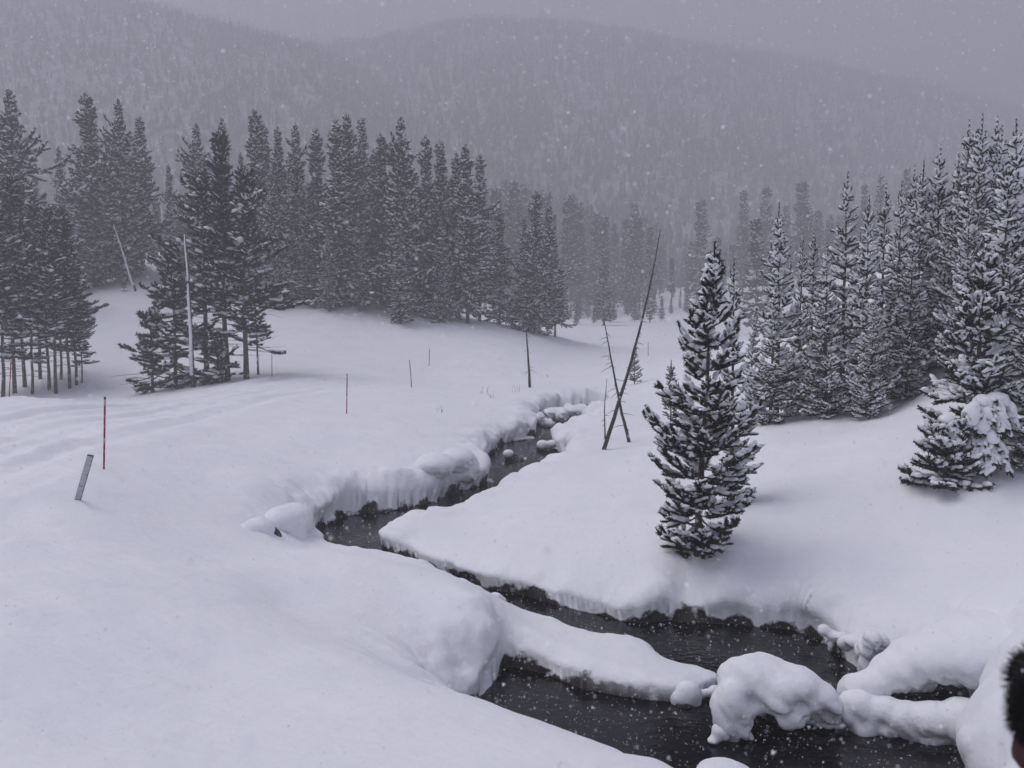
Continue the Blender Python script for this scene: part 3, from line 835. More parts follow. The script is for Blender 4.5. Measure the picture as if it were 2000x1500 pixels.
def make_tree(name, needle_mat=NEEDLE, bark=BARK, snow_mat=SNOWCAP, **kw):
    """the prototype: an Empty with trunk, crown and snow as its parts (not linked until placed)"""
    trunk, branches = grow(**kw)
    crown, snow = Geo(), Geo()
    for w, f, s in branches:
        merge(trunk, w); merge(crown, f); merge(snow, s)
    parts = [('trunk', trunk.mesh('trunk', bark, True)), ('crown', crown.mesh('crown', needle_mat)), ('snow_load', snow.mesh('snow_load', snow_mat, True))]
    return dict(name=name, H=kw['H'], parts=[p for p in parts if p[1] is not None])

def ground_at(x, y):
    return float(ground_height(x, y)[0])

def place_tree(proto, px, D, top, label, group, yaw=None, squeeze=1.0, cat='pine tree', name=None, lean=0.0, sink=0.0, minh=0.5):
    """stands on the ground in the direction px at depth D, as tall as its top shows at pixel row top"""
    x = D * (px - 1000) / 1700 / (math.cos(PITCH) + 0.0)
    zt = at_y(px, top, D)
    x = zt[0]
    z = ground_at(x, D) - sink
    h = max(zt[2] - z, minh)
    s = h / (proto['H'] + .12)
    e = empty(name or proto['name'], (x, D, z), label=label, category=cat)
    if group:
        e['group'] = group
    e.rotation_euler = (random.uniform(-.012, .012), lean + random.uniform(-.012, .012), random.uniform(0, 6.28) if yaw is None else yaw)
    e.scale = (s * squeeze, s * squeeze, s)
    for pn, me in proto['parts']:
        c = obj(pn, me, e)
        if pn == 'snow_load':
            c['kind'] = 'stuff'
    return e

def depth_for(px, base_y, d0=8, d1=200):
    """the depth at which the ground in direction px shows at pixel row base_y"""
    ds = np.geomspace(d0, d1, 500)
    c = ray(px, base_y)
    x = ds * c[0] / c[1]; zr = CAM_Z + ds * c[2] / c[1]
    g = ground_height(x, ds)
    k = np.argmax(g >= zr)
    return float(ds[k]) if g[k] >= zr[k] else 60.0

cone = lambda p: (lambda t: max(0.05, (1 - t)) ** p)
def young(t):      # full from the ground, widest low down
    return min(1.0, 0.62 + 2.2 * t) * max(0.06, 1 - t) ** 0.85
def tall_spruce(t):
    return min(1.0, 0.7 + 1.2 * t) * max(0.03, 1 - t) ** 0.78

def lumpy(a, t, s=0):
    return .6 + .7 * (0.5 + 0.5 * math.sin(a * 2 + t * 23 + s))

YOUNG = [make_tree('young_pine', seed=20 + k, H=6.5, W=[1.4, 1.2, 1.5, 1.25, 1.05][k], prof=young, cb=0.03, n_br=[92, 84, 98, 90, 80][k], tilt=(-6, 50), tjit=12, upturn=.42, sag=[.12, .2, .10, .16, .1][k], whorl=[19, 18, 20, 18, 19][k], texp=1.12,
                   unit=.20, rad=.062, needles=20, nwidth=.19, start=.22, snow=.95, pads=1.3, trunk_r=.085, side=.45, dens=.62, snow_size=1.4, rough=(.6, 1.2), lowpoly=False, leader=4, core=.45) for k in range(5)]
SMALL = [make_tree('pine_sapling', seed=50 + k, H=2.2, W=.55, prof=young, cb=0.05, n_br=40, tilt=(0, 55), tjit=12, upturn=.4, unit=.17, rad=.045, needles=26, nwidth=.2, start=.25, snow=.6, pads=.4, trunk_r=.03, side=.4, dens=.65) for k in range(2)]
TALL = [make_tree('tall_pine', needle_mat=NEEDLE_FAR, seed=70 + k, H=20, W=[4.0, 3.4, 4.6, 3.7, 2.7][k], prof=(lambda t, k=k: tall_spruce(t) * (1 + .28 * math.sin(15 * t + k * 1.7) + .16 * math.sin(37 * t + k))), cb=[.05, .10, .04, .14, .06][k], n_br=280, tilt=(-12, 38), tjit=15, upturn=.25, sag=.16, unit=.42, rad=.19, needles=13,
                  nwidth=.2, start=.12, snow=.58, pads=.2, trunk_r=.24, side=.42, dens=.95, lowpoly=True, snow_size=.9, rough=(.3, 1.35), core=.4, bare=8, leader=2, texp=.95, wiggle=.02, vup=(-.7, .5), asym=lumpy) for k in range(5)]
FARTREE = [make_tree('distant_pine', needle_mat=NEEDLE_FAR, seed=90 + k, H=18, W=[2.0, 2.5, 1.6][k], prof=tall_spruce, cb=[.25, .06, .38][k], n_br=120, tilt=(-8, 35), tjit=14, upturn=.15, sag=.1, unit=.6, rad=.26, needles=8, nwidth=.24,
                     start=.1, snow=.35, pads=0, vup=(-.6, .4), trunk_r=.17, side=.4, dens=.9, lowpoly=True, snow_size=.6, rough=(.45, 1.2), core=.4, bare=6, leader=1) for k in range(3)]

# ------------------------------------------------------------------ the foreground pine, branch by branch
def hero_prof(t):
    return float(np.interp(t, [0, .06, .16, .3, .36, .45, .55, .68, .78, .88, 1.0], [.55, .74, .92, .84, 1.05, .80, .70, .62, .48, .27, .08]))
D = depth_for(1358, 1088, 9, 40)
ht = at_y(1394, 500, D)
hb = np.array([at_y(1362, 1085, D)[0], D, 0.0]); hb[2] = ground_at(hb[0], hb[1]) - .03
HH = ht[2] - hb[2]
tr, brs = grow(seed=5, H=HH, W=.84, prof=hero_prof, cb=.015, n_br=135, tilt=(-12, 58), tjit=13, upturn=.5, sag=.14, whorl=25, texp=.98, unit=.15, rad=.06, needles=38, nwidth=.13, start=.30, snow=.58, pads=1.9,
               trunk_r=.075, lean=(ht[0] - hb[0]) / HH, rough=(.55, 1.4), side=.45, dens=.66, snow_size=1.2, vup=(-.3, .6), core=.55, leader=3)
hero = empty('young_pine', tuple(hb), label='large young pine alone on the near snow bank, dark branches carrying snow lumps', category='pine tree')
obj('trunk', tr.mesh('trunk', BARK, True), hero)
for w, f, s in brs:
    g = Geo(); merge(g, w, 0); merge(g, f, 1)
    b = obj('branch', g.mesh('branch', [BARK, NEEDLE]), hero)
    sm = s.mesh('snow_cap', SNOWCAP, True)
    if sm is not None:
        obj('snow_cap', sm, b)

# ------------------------------------------------------------------ snow-laden young pines on the right slope
GR = 'snow-laden young pines on the slope at the right'
RIGHT = [ # px, base row or -depth, top row, variant, squeeze, label
 (1440, -18.5, 530, 4, .9, 'young pine half hidden behind the lone foreground pine, its tip just right of that one'),
 (1512, 826, 560, 1, 1.15, 'short broad snowy pine behind the lone foreground pine, at the left front of the stand'),
 (1527, -27.5, 418, 0, .95, 'open-topped snowy pine at the left end of the stand, its long limb reaching left'),
 (1566, -29, 475, 4, .8, 'thin pine tip just right of the open-topped pine at the left end of the stand'),
 (1590, -30, 466, 3, .8, 'small pine tip in the dip between the open-topped pine and the tall pointed one'),
 (1624, 812, 492, 2, 1.0, 'broad heavily laden pine in the front row, second from the left'),
 (1657, -29, 358, 1, 1.0, 'tall pointed pine rising above the left half of the stand'),
 (1706, 816, 590, 0, 1.0, 'compact snowy pine at the lowest front edge of the stand, right of the broad one'),
 (1700, -26, 405, 3, .9, 'snowy pine behind the compact front pine, upper of the pair'),
 (1728, -29.5, 380, 4, 1.0, 'slim pine with dark bare-looking tip in the middle of the stand'),
 (1783, 774, 478, 3, 1.1, 'full snowy pine in the front row by the rounded snow hump'),
 (1765, -27, 375, 1, .9, 'snow-covered pine in the middle of the stand, left of the forked dark tips'),
 (1799, -28, 335, 0, .9, 'pine with dark forked upright tips in the upper middle of the stand'),
 (1780, -30, 345, 4, .8, 'thin dark tip left beside the forked dark tips'),
 (1833, -28, 304, 2, .95, 'tall evenly tiered snowy pine in the right half of the stand'),
 (1846, 708, 420, 1, .95, 'lower snowy pine under the evenly tiered tall one'),
 (1870, -27, 320, 4, 1.0, 'narrow pine with long dark spire in the right half of the stand'),
 (1897, -27, 258, 3, .9, 'leftmost of the four tall tips at the upper right'),
 (1916, -26, 246, 0, .9, 'highest of the four tall tips at the upper right'),
 (1937, -27, 252, 4, .95, 'third of the four tall tips at the upper right'),
 (1958, -26, 266, 1, .95, 'rightmost of the four tall tips at the upper right'),
 (1900, -24, 385, 2, .85, 'dense snowy pine in front of the four tall tips'),
 (1996, -23, 258, 2, 1.1, 'big snow-plastered pine cut by the right edge of the picture'),
 (1975, -20.5, 330, 0, .95, 'snowy pine with thick white limbs just inside the right edge'),
 (2045, -20, 300, 1, 1.0, 'snowy pine mostly outside the right edge'),
 (2035, -17, 520, 2, 1.0, 'low snowy pine at the right edge beside the bowed one'),
 (1922, 900, 492, 5, 1.0, 'foremost dark pine at the right with long limbs, behind the bowed snowy crown'),
 (1820, -33, 430, 0, 1.0, 'shaded pine filling the gap behind the front row'),
 (1680, -33, 470, 2, 1.0, 'shaded pine behind the tall pointed one'),
 (1610, -32, 560, 3, 1.0, 'shaded pine behind the broad laden one'),
 (1470, -30, 610, 1, .9, 'low snowy pine seen left of the short broad one behind the foreground pine'),
]
YOUNG.append(make_tree('young_pine', seed=44, H=4.4, W=1.35, prof=lambda t: min(1, .75 + t) * max(.07, 1 - t) ** .8, cb=.24, n_br=70, tilt=(-6, 50), tjit=12, upturn=.4, sag=.14, whorl=15, unit=.20, rad=.068, needles=30, nwidth=.16, start=.25, snow=.7, pads=1.0, trunk_r=.085, side=.45, dens=.62, snow_size=1.25, rough=(.5, 1.3), leader=4, core=.45, bare=6))
for px, b, top, v, sq, lab in RIGHT:
    D = -b if b < 0 else depth_for(px, b, 12, 60)
    place_tree(YOUNG[v], px, D, top, lab, GR, squeeze=sq, lean=random.uniform(-.02, .02))

# the bowed pine and the low spreading one in front of the right-hand stand
BOW = make_tree('bowed_pine', seed=301, H=1.5, W=.78, prof=lambda t: 1 - .35 * t, cb=.3, n_br=46, tilt=(10, 25), tjit=14, upturn=-.75, sag=.25, unit=.19, rad=.06, needles=30, nwidth=.15, start=.2, snow=1.0, pads=4.5, trunk_r=.07, side=.4, dens=.55, snow_size=1.5, leader=1)
LOWP = make_tree('low_pine', seed=302, H=.9, W=.95, prof=lambda t: 1 - .5 * t, cb=.05, n_br=44, tilt=(2, 40), tjit=12, upturn=.15, sag=.12, unit=.19, rad=.065, needles=34, nwidth=.14, start=.2, snow=.7, pads=2.5, trunk_r=.05, side=.5, dens=.55, snow_size=1.3, leader=1)
D = depth_for(1925, 905, 12, 40)
place_tree(BOW, 1932, D - .5, 762, 'small pine bowed over by a thick draped load of snow, before the foremost dark pine', None, squeeze=.66)
DB = D - .5
snow_rock('snow_pad', 'thick snow draped over the bowed pine like a hood', 'snow pad', [(px_, py_, (DB + dy,), a_, b_, c_) for px_, py_, dy, a_, b_, c_ in
          [(1922, 783, -.05, .20, .22, .13), (1948, 779, -.05, .22, .22, .14), (1902, 798, -.2, .10, .13, .15), (1926, 812, -.24, .09, .12, .20), (1954, 806, -.22, .09, .12, .17), (1974, 798, -.12, .09, .14, .15), (1890, 822, -.22, .055, .08, .13), (1982, 826, -.16, .05, .09, .14), (1936, 846, -.26, .055, .08, .11)]], voxel=.024, smooth=3, noise=.09)
place_tree(LOWP, 1850, D - .3, 838, 'low spreading pine half buried in snow at the left foot of the bowed one', None, squeeze=.8)
place_tree(LOWP, 2000, D - .1, 850, 'low pine clump at the right edge beside the bowed pine', None, squeeze=.55)
snow_rock('snow_pad', 'smooth thick pad of snow lying on the low spreading pine', 'snow pad', [(1850, 818, (D - .35,), .16, .2, .09), (1862, 840, (D - .5,), .15, .16, .12), (1868, 862, (D - .6,), .10, .12, .1)], voxel=.026, smooth=6, noise=.03)

# saplings
for px, b, top, lab, v in [
 (1312, 828, 712, 'small sapling left beside the lone foreground pine', 0),
 (1240, 750, 680, 'little pine alone on the flat snow, right of the crossed dead poles', 1)]:
    place_tree(SMALL[v], px, depth_for(px, b, 12, 90), top, lab, None, cat='sapling', squeeze=1.1)

# ------------------------------------------------------------------ pines with bare trunks, middle distance left
def ragged(t):
    return float(np.interp(t, [0, .15, .35, .5, .7, .85, 1], [1.0, .95, .9, .7, .5, .42, .15]))
def lumpy(a, t, s=0):
    return .55 + .75 * (0.5 + 0.5 * math.sin(a * 2 + t * 23 + s))
def openpine(seed, H, W, cb, n, **kw):
    d = dict(needle_mat=NEEDLE, seed=seed, H=H, W=W, prof=ragged, cb=cb, n_br=n, tilt=(-12, 45), upturn=.2, sag=.1, unit=.46, rad=.15, needles=26, nwidth=.12, start=.5, snow=.34, pads=.35,
             trunk_r=.19, side=.4, dens=.62, snow_size=.6, rough=(.2, 1.3), core=.42, bare=26, tjit=16, lowpoly=True, leader=2, asym=lumpy)
    d.update(kw)
    return make_tree('old_pine', **d)
GM = 'old pines in the clump beyond the road'
MID = [
 (430, -52.5, 260, openpine(201, 15, 2.3, .30, 150, asym=lambda a, t: .5 + .35 * math.sin(a * 3 + t * 30) ** 2 + (.35 if t < .5 else 0)), 1, 'tallest dark-topped old pine amid of the clump beyond the road'),
 (470, -52, 332, openpine(202, 13, 3.3, .22, 120, asym=lambda a, t: (1.25 if math.cos(a) > .2 else .6) * (.6 + .4 * math.sin(t * 31 + a) ** 2)), 1, 'old pine with thick brown trunk at the right of the clump, limbs reaching right'),
 (392, -53.5, 335, openpine(203, 13, 3.7, .16, 130, asym=lambda a, t: (1.2 if math.cos(a) < -.1 else .6) * (.55 + .5 * math.sin(t * 27 + a) ** 2)), 1, 'old pine behind the white dead trunk, ragged limbs reaching left'),
 (335, -53, 500, openpine(204, 8.0, 3.3, .04, 90, trunk_r=.13, bare=8, prof=lambda t: 1.0 - .75 * t), 1, 'low bushy pine with sprawling limbs at the left foot of the clump'),
 (292, -52, 612, openpine(205, 4.4, 2.2, .06, 50, trunk_r=.09, bare=4, prof=lambda t: 1.0 - .7 * t), 1, 'leaning scrubby pine at the far left foot of the clump'),
 (425, -51.5, 668, openpine(206, 3.2, 1.9, .04, 60, trunk_r=.07, bare=4, prof=lambda t: 1.0 - .7 * t), 1, 'dense low bush of pine between the trunks of the clump'),
 (500, -54, 560, openpine(207, 6.4, 1.6, .3, 40, trunk_r=.09, bare=4), 1, 'slender pine behind the right-hand trunk of the clump'),
]
for px, b, top, pr, sq, lab in MID:
    place_tree(pr, px, -b, top, lab, GM, squeeze=sq, yaw=0.0)

# ------------------------------------------------------------------ stand at the left edge
def high_crown(t):
    return float(np.interp(t, [0, .25, .4, .6, .8, 1], [.75, 1, .95, .8, .5, .12]))
STANDT = [make_tree('slim_pine', seed=230 + k, H=14, W=[1.5, 1.8, 1.3][k], prof=high_crown, cb=[.30, .2, .36][k], n_br=110, tilt=(-10, 45), upturn=.2, sag=.14, unit=.42, rad=.125, needles=22, nwidth=.13,
           start=.2, snow=.5, pads=.45, trunk_r=.12, side=.45, dens=.62, lowpoly=True, snow_size=.7, rough=(.35, 1.3), core=.42, bare=34, leader=1, asym=lumpy, wiggle=.03) for k in range(3)]
GL = 'slim bare-trunked pines in the stand at the left edge'
LEFT = [(-18, -54, 330, 1), (8, -56, 345, 0), (30, -58, 372, 2), (46, -55, 430, 1), (62, -60, 395, 0), (80, -56, 420, 2), (92, -54.5, 402, 0), (104, -59, 425, 1), (120, -56, 408, 2), (134, -57, 420, 1), (-40, -57, 300, 0), (152, -57.5, 560, 1)]
ORD = ['at the very left edge', 'first whole one from the left edge', 'second from the left edge', 'third from the left edge, lower crown', 'fourth from the left edge, standing back', 'fifth from the left edge', 'sixth from the left edge, nearest trunk',
       'standing back near its right side', 'third from its right side', 'second from its right side, snowy outer limbs', 'tallest, cut by the left edge', 'shortest, at its right side, limbs drooping over open snow']
for (px, b, top, v), w in zip(LEFT, ORD):
    place_tree(STANDT[v], px, -b, top, 'slim pine in the left-edge stand, ' + w, GL, squeeze=1.15 if v != 1 else 1.0)

# ------------------------------------------------------------------ tall pines on the knoll, left to centre
GK = 'tall snow-dusted pines behind the knoll'
KN = [(22, 76, 180, 2, 1.15, 'huge broad pine at the upper left edge, above the slim stand'), (-35, 80, 230, 0, 1.1, 'tall pine cut by the left edge behind the huge broad one'),
 (112, 100, 288, 1, .8, 'small dark spire between the huge left pine and the pair right of it'), (172, 88, 186, 0, 1.05, 'tall pine with ragged pointed top, left one of the high trio'),
 (232, 88, 196, 2, .9, 'tall blunt-topped pine, middle one of the high trio'), (268, 92, 230, 3, 1.0, 'tall narrow pine, right one of the high trio'), (205, 96, 300, 1, 1.0, 'lower pine filling the gap in the high trio'),
 (326, 105, 322, 1, .9, 'small dim pine in the gap right of the high trio'), (378, 95, 243, 2, .85, 'dim round-topped pine just left of the dark-topped old pine'), (436, 95, 232, 4, .9, 'dim pointed pine tip directly behind the dark-topped old pine'),
 (350, 90, 400, 3, .9, 'dim lower pine behind the left side of the old clump'),
 (495, 86, 218, 4, 1.1, 'sharp high tip at the left start of the knoll row'), (517, 88, 245, 0, .9, 'second tip of the knoll row, just right of the sharp high one'), (545, 86, 250, 3, .9, 'snow-streaked pine, third tip of the knoll row'),
 (578, 84, 244, 1, .9, 'pointed pine, fourth tip of the knoll row'), (616, 84, 254, 4, 1.1, 'slim pine before the two-tipped dark one in the knoll row'), (530, 80, 330, 2, .8, 'snowy lower pine under the left tips of the knoll row'),
 (600, 82, 360, 0, .8, 'lower pine under the fourth tip of the knoll row'), (655, 80, 236, 4, 1.2, 'left tip of the dark double crown in the knoll row'), (680, 84, 226, 1, .95, 'right tip of the dark double crown in the knoll row'),
 (706, 94, 230, 3, .9, 'paler pine standing back right of the double crown'), (745, 84, 262, 0, .8, 'lower shoulder pine left of the big pointed one'), (782, 80, 231, 2, .95, 'big pointed dark pine at the middle of the knoll row'),
 (832, 83, 268, 0, .85, 'blunt pine just right of the big pointed one'), (858, 85, 276, 3, .85, 'flat-topped pine, right of the blunt one'), (893, 84, 302, 4, 1.0, 'left tip of the last big crown on the knoll'),
 (912, 81, 284, 1, 1.0, 'main tip of the last big crown on the knoll, right end of the dark row'), (935, 86, 305, 3, .9, 'right shoulder of the last big crown on the knoll'), (700, 79, 420, 1, .9, 'low dense pine at the foot of the double crown'),
 (780, 76, 440, 4, 1.1, 'low narrow pine standing forward on the snow below the big pointed one'), (860, 79, 430, 0, .8, 'low dense pine below the flat-topped one'), (640, 78, 450, 3, .9, 'low pine at the left foot of the dark row'),
 (975, 88, 405, 4, 1.2, 'slender pine in the gap before the separate pair'), (1044, 86, 375, 0, .95, 'pointed pine on the right end of the knoll, standing apart'), (1070, 88, 402, 1, .95, 'right half of the separate pine group where the knoll ends'),
 (1085, 90, 470, 3, .9, 'lowest pine on the right flank of the separate group'), (1022, 90, 425, 3, .8, 'left flank pine of the separate group'), (730, 88, 300, 1, .9, 'pine filling the row between double crown and big pointed one'), (570, 92, 300, 2, .8, 'pale pine standing back in the left half of the knoll row'),
 (470, 90, 300, 1, .8, 'dim pine behind the right-hand old trunk')]
for px, D, top, v, sq, lab in KN:
    place_tree(TALL[v], px, D, top, lab, GK, squeeze=sq * random.uniform(.78, 1.12))
for px, D, top, lab in [(185, 88, 508, 'tiny sapling on the snow under the high trio'), (240, 84, 540, 'tiniest sapling, right below the leaning snowy trunk')]:
    place_tree(SMALL[0], px, D, top, lab, None, cat='sapling', squeeze=1.2)

# ------------------------------------------------------------------ hazy forest across the meadow
GF = 'hazy pines across the meadow'
named = [(1370, 185, 392, 1, 1.2), (1455, 200, 372, 1, .9), (1482, 130, 428, 1, 1.25), (1502, 195, 366, 1, 1.1), (1570, 190, 356, 1, 1.5), (1535, 205, 400, 1, 1), (1625, 190, 420, 1, 1), (1720, 180, 342, 1, 1), (1770, 175, 328, 1, 1.0), (1690, 190, 360, 0, 1), (1180, 140, 500, 1, 1.2), (1270, 150, 545, 1, 1.0)]
NL = ['hazy broad pine right of the long leaning pole, above the meadow', 'hazy thin pointed pine right of the broad hazy one', 'nearer darker hazy pine just left of the stand on the right slope', 'hazy tall pine behind the nearer dark hazy one', 'widest hazy pine, behind the left end of the right stand',
      'hazy narrow pine left of the widest hazy one', 'hazy pine seen between the tips at the left of the right stand', 'faint pine tip above the middle of the right stand', 'faint pine tip left of the forked dark tips', 'faint thin pine left of the faint tip above the stand', 'darker low pine at the meadow edge, left of the leaning pole', 'dark low pine at the meadow edge behind the leaning pole']
for (px, D, top, v, sq), lab in zip(named, NL):
    place_tree(FARTREE[v], px, D, top, lab, None, squeeze=sq)
r = np.random.default_rng(11)
for k in range(185):
    px = r.uniform(940, 1720) if k < 155 else r.uniform(-60, 420)
    D = r.uniform(175, 300) if k < 155 else r.uniform(110, 150)
    if k < 155:
        env = np.interp(px, [940, 1000, 1060, 1150, 1250, 1320, 1400, 1500, 1720], [350, 345, 350, 378, 395, 470, 440, 400, 380])
        top = env + abs(r.normal(0, 35)) + r.uniform(0, 30)
    else:
        top = np.interp(px, [-60, 420], [330, 400]) + r.uniform(-10, 60)
    place_tree(FARTREE[int(r.integers(0, 3))], px, D, top, 'tall thin pine fading into the haze across the meadow' if k < 155 else 'dim pine fading into the haze behind the tall trees at the left', GF if k < 155 else 'dim pines behind the left knoll', squeeze=r.uniform(.7, 1.1))
# young growth along the meadow edge
for k in range(22):
    px = r.uniform(1120, 1420); D = r.uniform(140, 180)
    place_tree(FARTREE[1], px, D, 575 + r.uniform(-25, 30), 'small hazy sapling along the far meadow edge', 'small saplings along the far meadow edge', cat='sapling', name='distant_sapling', squeeze=1.3)

# the woods on the hills, far too many to count
def hill_woods(name, grid, count, hmin, hmax, seed, lim, snag):
    X_, Y_, Z_ = grid
    r = np.random.default_rng(seed)
    n0, n1 = X_.shape
    i = r.uniform(0.03, lim, count * 3) * (n0 - 1); j = r.uniform(0.12, .88, count * 3) * (n1 - 1)
    ii, jj = i.astype(int), j.astype(int); fi, fj = i - ii, j - jj
    def bl(A):
        return (A[ii, jj] * (1 - fi) * (1 - fj) + A[ii + 1, jj] * fi * (1 - fj) + A[ii, jj + 1] * (1 - fi) * fj + A[ii + 1, jj + 1] * fi * fj)
    x, y, z = bl(X_), bl(Y_), bl(Z_)
    keep = (fbm(x / 14, y / 22, 3, seed) * .4 + .45 * fbm(x / 60, y / 90, 2, seed + 3) + r.uniform(-.9, .9, len(x))) > -.85
    x, y, z = x[keep][:count], y[keep][:count], z[keep][:count]
    n = len(x)
    H = r.uniform(hmin, hmax, n) * r.uniform(.6, 1.1, n)
    isn = r.uniform(0, 1, n) < snag
    W = np.where(isn, .16, r.uniform(.17, .27, n) * H)
    g = Geo()
    rings = [(0.0, .3), (.3, 1.0), (1.0, 0.02)]
    NS = 3
    rv = []
    for k, (t, w) in enumerate(rings):
        a = np.arange(NS) / NS * 2 * np.pi + r.uniform(0, 1.5, n)[:, None]
        ww = (W * w)[:, None] * r.uniform(.5, 1.4, (n, NS)); ww = np.where(isn[:, None], (.2 * (1 - t) + .03) * np.ones((n, NS)), ww)
        rv.append(np.stack([x[:, None] + np.cos(a) * ww, y[:, None] + np.sin(a) * ww, (z + H * t - (1.0 if k == 0 else 0))[:, None] + 0 * ww + r.uniform(-.03, .03, (n, NS)) * H[:, None]], -1))
    v = np.stack(rv, 1)                                               # n, rings, 4, 3
    q = []
    for k in range(len(rings) - 1):
        for m in range(NS):
            q.append((k * NS + m, k * NS + (m + 1) % NS, (k + 1) * NS + (m + 1) % NS, (k + 1) * NS + m))
    q = np.array(q)
    Q = q[None] + (np.arange(n) * len(rings) * NS)[:, None, None]
    g.add(v.reshape(-1, 3), q=Q.reshape(-1, 4))
    obj(name, g.mesh(name, NEEDLE_HILL), kind='stuff')
hill_woods('hillside_forest', hill_a, 21000, 3.0, 8, 31, .84, .35)
hill_woods('far_hill_forest', hill_b, 21000, 4, 9.5, 33, .84, .3)

dead_stem('dead_pole', 'long thin dead trunk leaning right over the creek bank, the tallest of the crossed poles', 'dead trunk', (1178, 878), (1288, 448), None, .075, .012, 26, bend=.022, seed=1)
dead_stem('dead_pole', 'shorter dead pole leaning left, crossing the long leaning one, with spiky stubs', 'dead trunk', (1229, 864), (1179, 620), None, .06, .012, 26, bend=-.01, seed=2, side=2.0)
dead_stem('dead_pole', 'thin short dead stem standing upright against the foot of the crossed poles', 'dead trunk', (1182, 858), (1186, 740), None, .03, .008, 6, bend=-.02, seed=3)
dead_stem('snag', 'bare grey snag standing alone on the flat snow left of the crossed poles', 'snag', (1035, 757), (1027, 618), None, .085, .015, 12, bend=.0, seed=4, side=1.6)
dead_stem('dead_pole', 'white snow-plastered dead trunk in front of the old pine clump', 'dead trunk', (378, 738), (362, 458), 51, .14, .035, 8, snow=True, bend=.006, seed=5, side=2)
dead_stem('dead_pole', 'snowy dead trunk leaning left beneath the high trio of pines', 'dead trunk', (263, 535), (222, 440), 84, .13, .04, 4, snow=True, bend=0, seed=6, side=2)

# ------------------------------------------------------------------ road marker poles
RED = noisy_mat('red_pole_paint', (0.22, 0.018, 0.014), (0.34, 0.03, 0.02), 9, .5)
SILVER = noisy_mat('reflective_band', (0.32, 0.32, 0.34), (0.5, 0.5, 0.52), 20, .4)
POLES = [((203, 916), (205, 775), .020, 'nearest red marker pole with pale bands, right of the tilted board'), ((677, 808), (678, 730), .020, 'red marker pole above the bend of the creek, second nearest of all'),
 ((804, 757), (800, 704), .022, 'thin marker pole leaning slightly left, right of the second nearest one'), ((838, 716), (839, 681), .024, 'short-looking far marker pole on the knoll side, left of the bare snag'),
 ((531, 735), (531, 688), .022, 'marker pole beside the right end of the old pine clump'), ((18, 775), (22, 698), .020, 'reddish marker pole at the left edge, below the slim stand'),
 ((1266, 695), (1266, 669), .026, 'faint marker pole beyond the little lone pine'), ((1336, 718), (1336, 682), .024, 'faint marker pole just left of the foreground pine')]
for (b, t, rad, lab) in POLES:
    D = depth_for(b[0], b[1], 12, 120)
    p = at_y(b[0], b[1], D); q = at_y(t[0], t[1], D)
    p[2] = float(ground_height(p[0], D)[0])
    e = empty('marker_pole', tuple(p), label=lab, category='marker pole', group='red marker poles along the snowed-in road')
    d = q - p; L = np.linalg.norm(d)
    G = Geo(); tube(G, [-d / L * .3, d * .5, d * .97], rad, 8); obj('shaft', G.mesh('shaft', RED, True), e)
    for s0, s1 in ((.88, .965), (.38, .43)):
        G = Geo(); tube(G, [d * s0, d * s1], rad * 1.12, 8); obj('reflective_band', G.mesh('reflective_band', SILVER, True), e)
    G = Geo(); tube(G, [d * .97, d], rad * 1.15, 8); obj('cap', G.mesh('cap', DEADWOOD, True), e)

# ------------------------------------------------------------------ the tilted board
D = depth_for(152, 977, 8, 60)
p = at_y(152, 977, D); q = at_y(177, 889, D - .05); p[2] = float(ground_height(p[0], D)[0])
e = empty('tilted_board', tuple(p), label='grey tilted board rimed with snow, stuck in the snow beside the nearest marker pole', category='board')
d = q - p; L = np.linalg.norm(d); d /= L
sx = np.array([.93, .36, 0]); sx -= d * sx.dot(d); sx /= np.linalg.norm(sx); sy = np.cross(d, sx)
def plank(G, o, w, t, z0, z1):
    c = [o + d * z + sx * a * w + sy * b * t for z in (z0, z1) for a, b in ((-1, -1), (1, -1), (1, 1), (-1, 1))]
    G.add(c, q=[[0, 3, 2, 1], [4, 5, 6, 7], [0, 1, 5, 4], [1, 2, 6, 5], [2, 3, 7, 6], [3, 0, 4, 7]])
G = Geo(); plank(G, np.zeros(3), .05, .024, -.3, L); obj('board', G.mesh('board', noisy_mat('grey_board', (0.045, 0.043, 0.042), (0.11, 0.108, 0.105), 25, .85, .5, 60), False), e)
RIME = noisy_mat('rime', (0.38, 0.39, 0.41), (0.6, 0.61, 0.64), 40, .85, .6, 80)
fr = sy if sy[1] < 0 else -sy
for k, (z0, z1) in enumerate([(0.02, .30), (.31, .58), (.59, .985)]):
    G = Geo(); plank(G, fr * .027 - sx * .005, .043, .004, L * z0, L * z1); obj('rime_layer', G.mesh('rime_layer', RIME, False), e)

# dry stalks poking through the snow
for k, (px, py, hgt, lab) in enumerate([(945, 770, .5, 'pair of dry stalks on the snow left of the bare snag'), (1008, 766, .45, 'dry forked stalk on the snow just left of the bare snag'), (860, 806, .25, 'tiny dry twig poking from the bank above the creek'), (963, 778, .25, 'short dry stalk below the pair of stalks')]):
    D = depth_for(px, py, 12, 90); p = at_y(px, py, D); p[2] = float(ground_height(p[0], D)[0])
    G = Geo(); rr = np.random.default_rng(k)
    for j in range(4):
        a = rr.uniform(-.25, .25); bx = rr.uniform(-.2, .2)
        tube(G, [[bx, 0, -.05], [bx + a * .3, 0, hgt * .5], [bx + a, rr.uniform(-.1, .1), hgt * rr.uniform(.7, 1)]], [.008, .006, .004], 3)
    o = obj('dry_stalks', G.mesh('dry_stalks', DEADWOOD), label=lab, category='dry plant'); o.location = tuple(p)

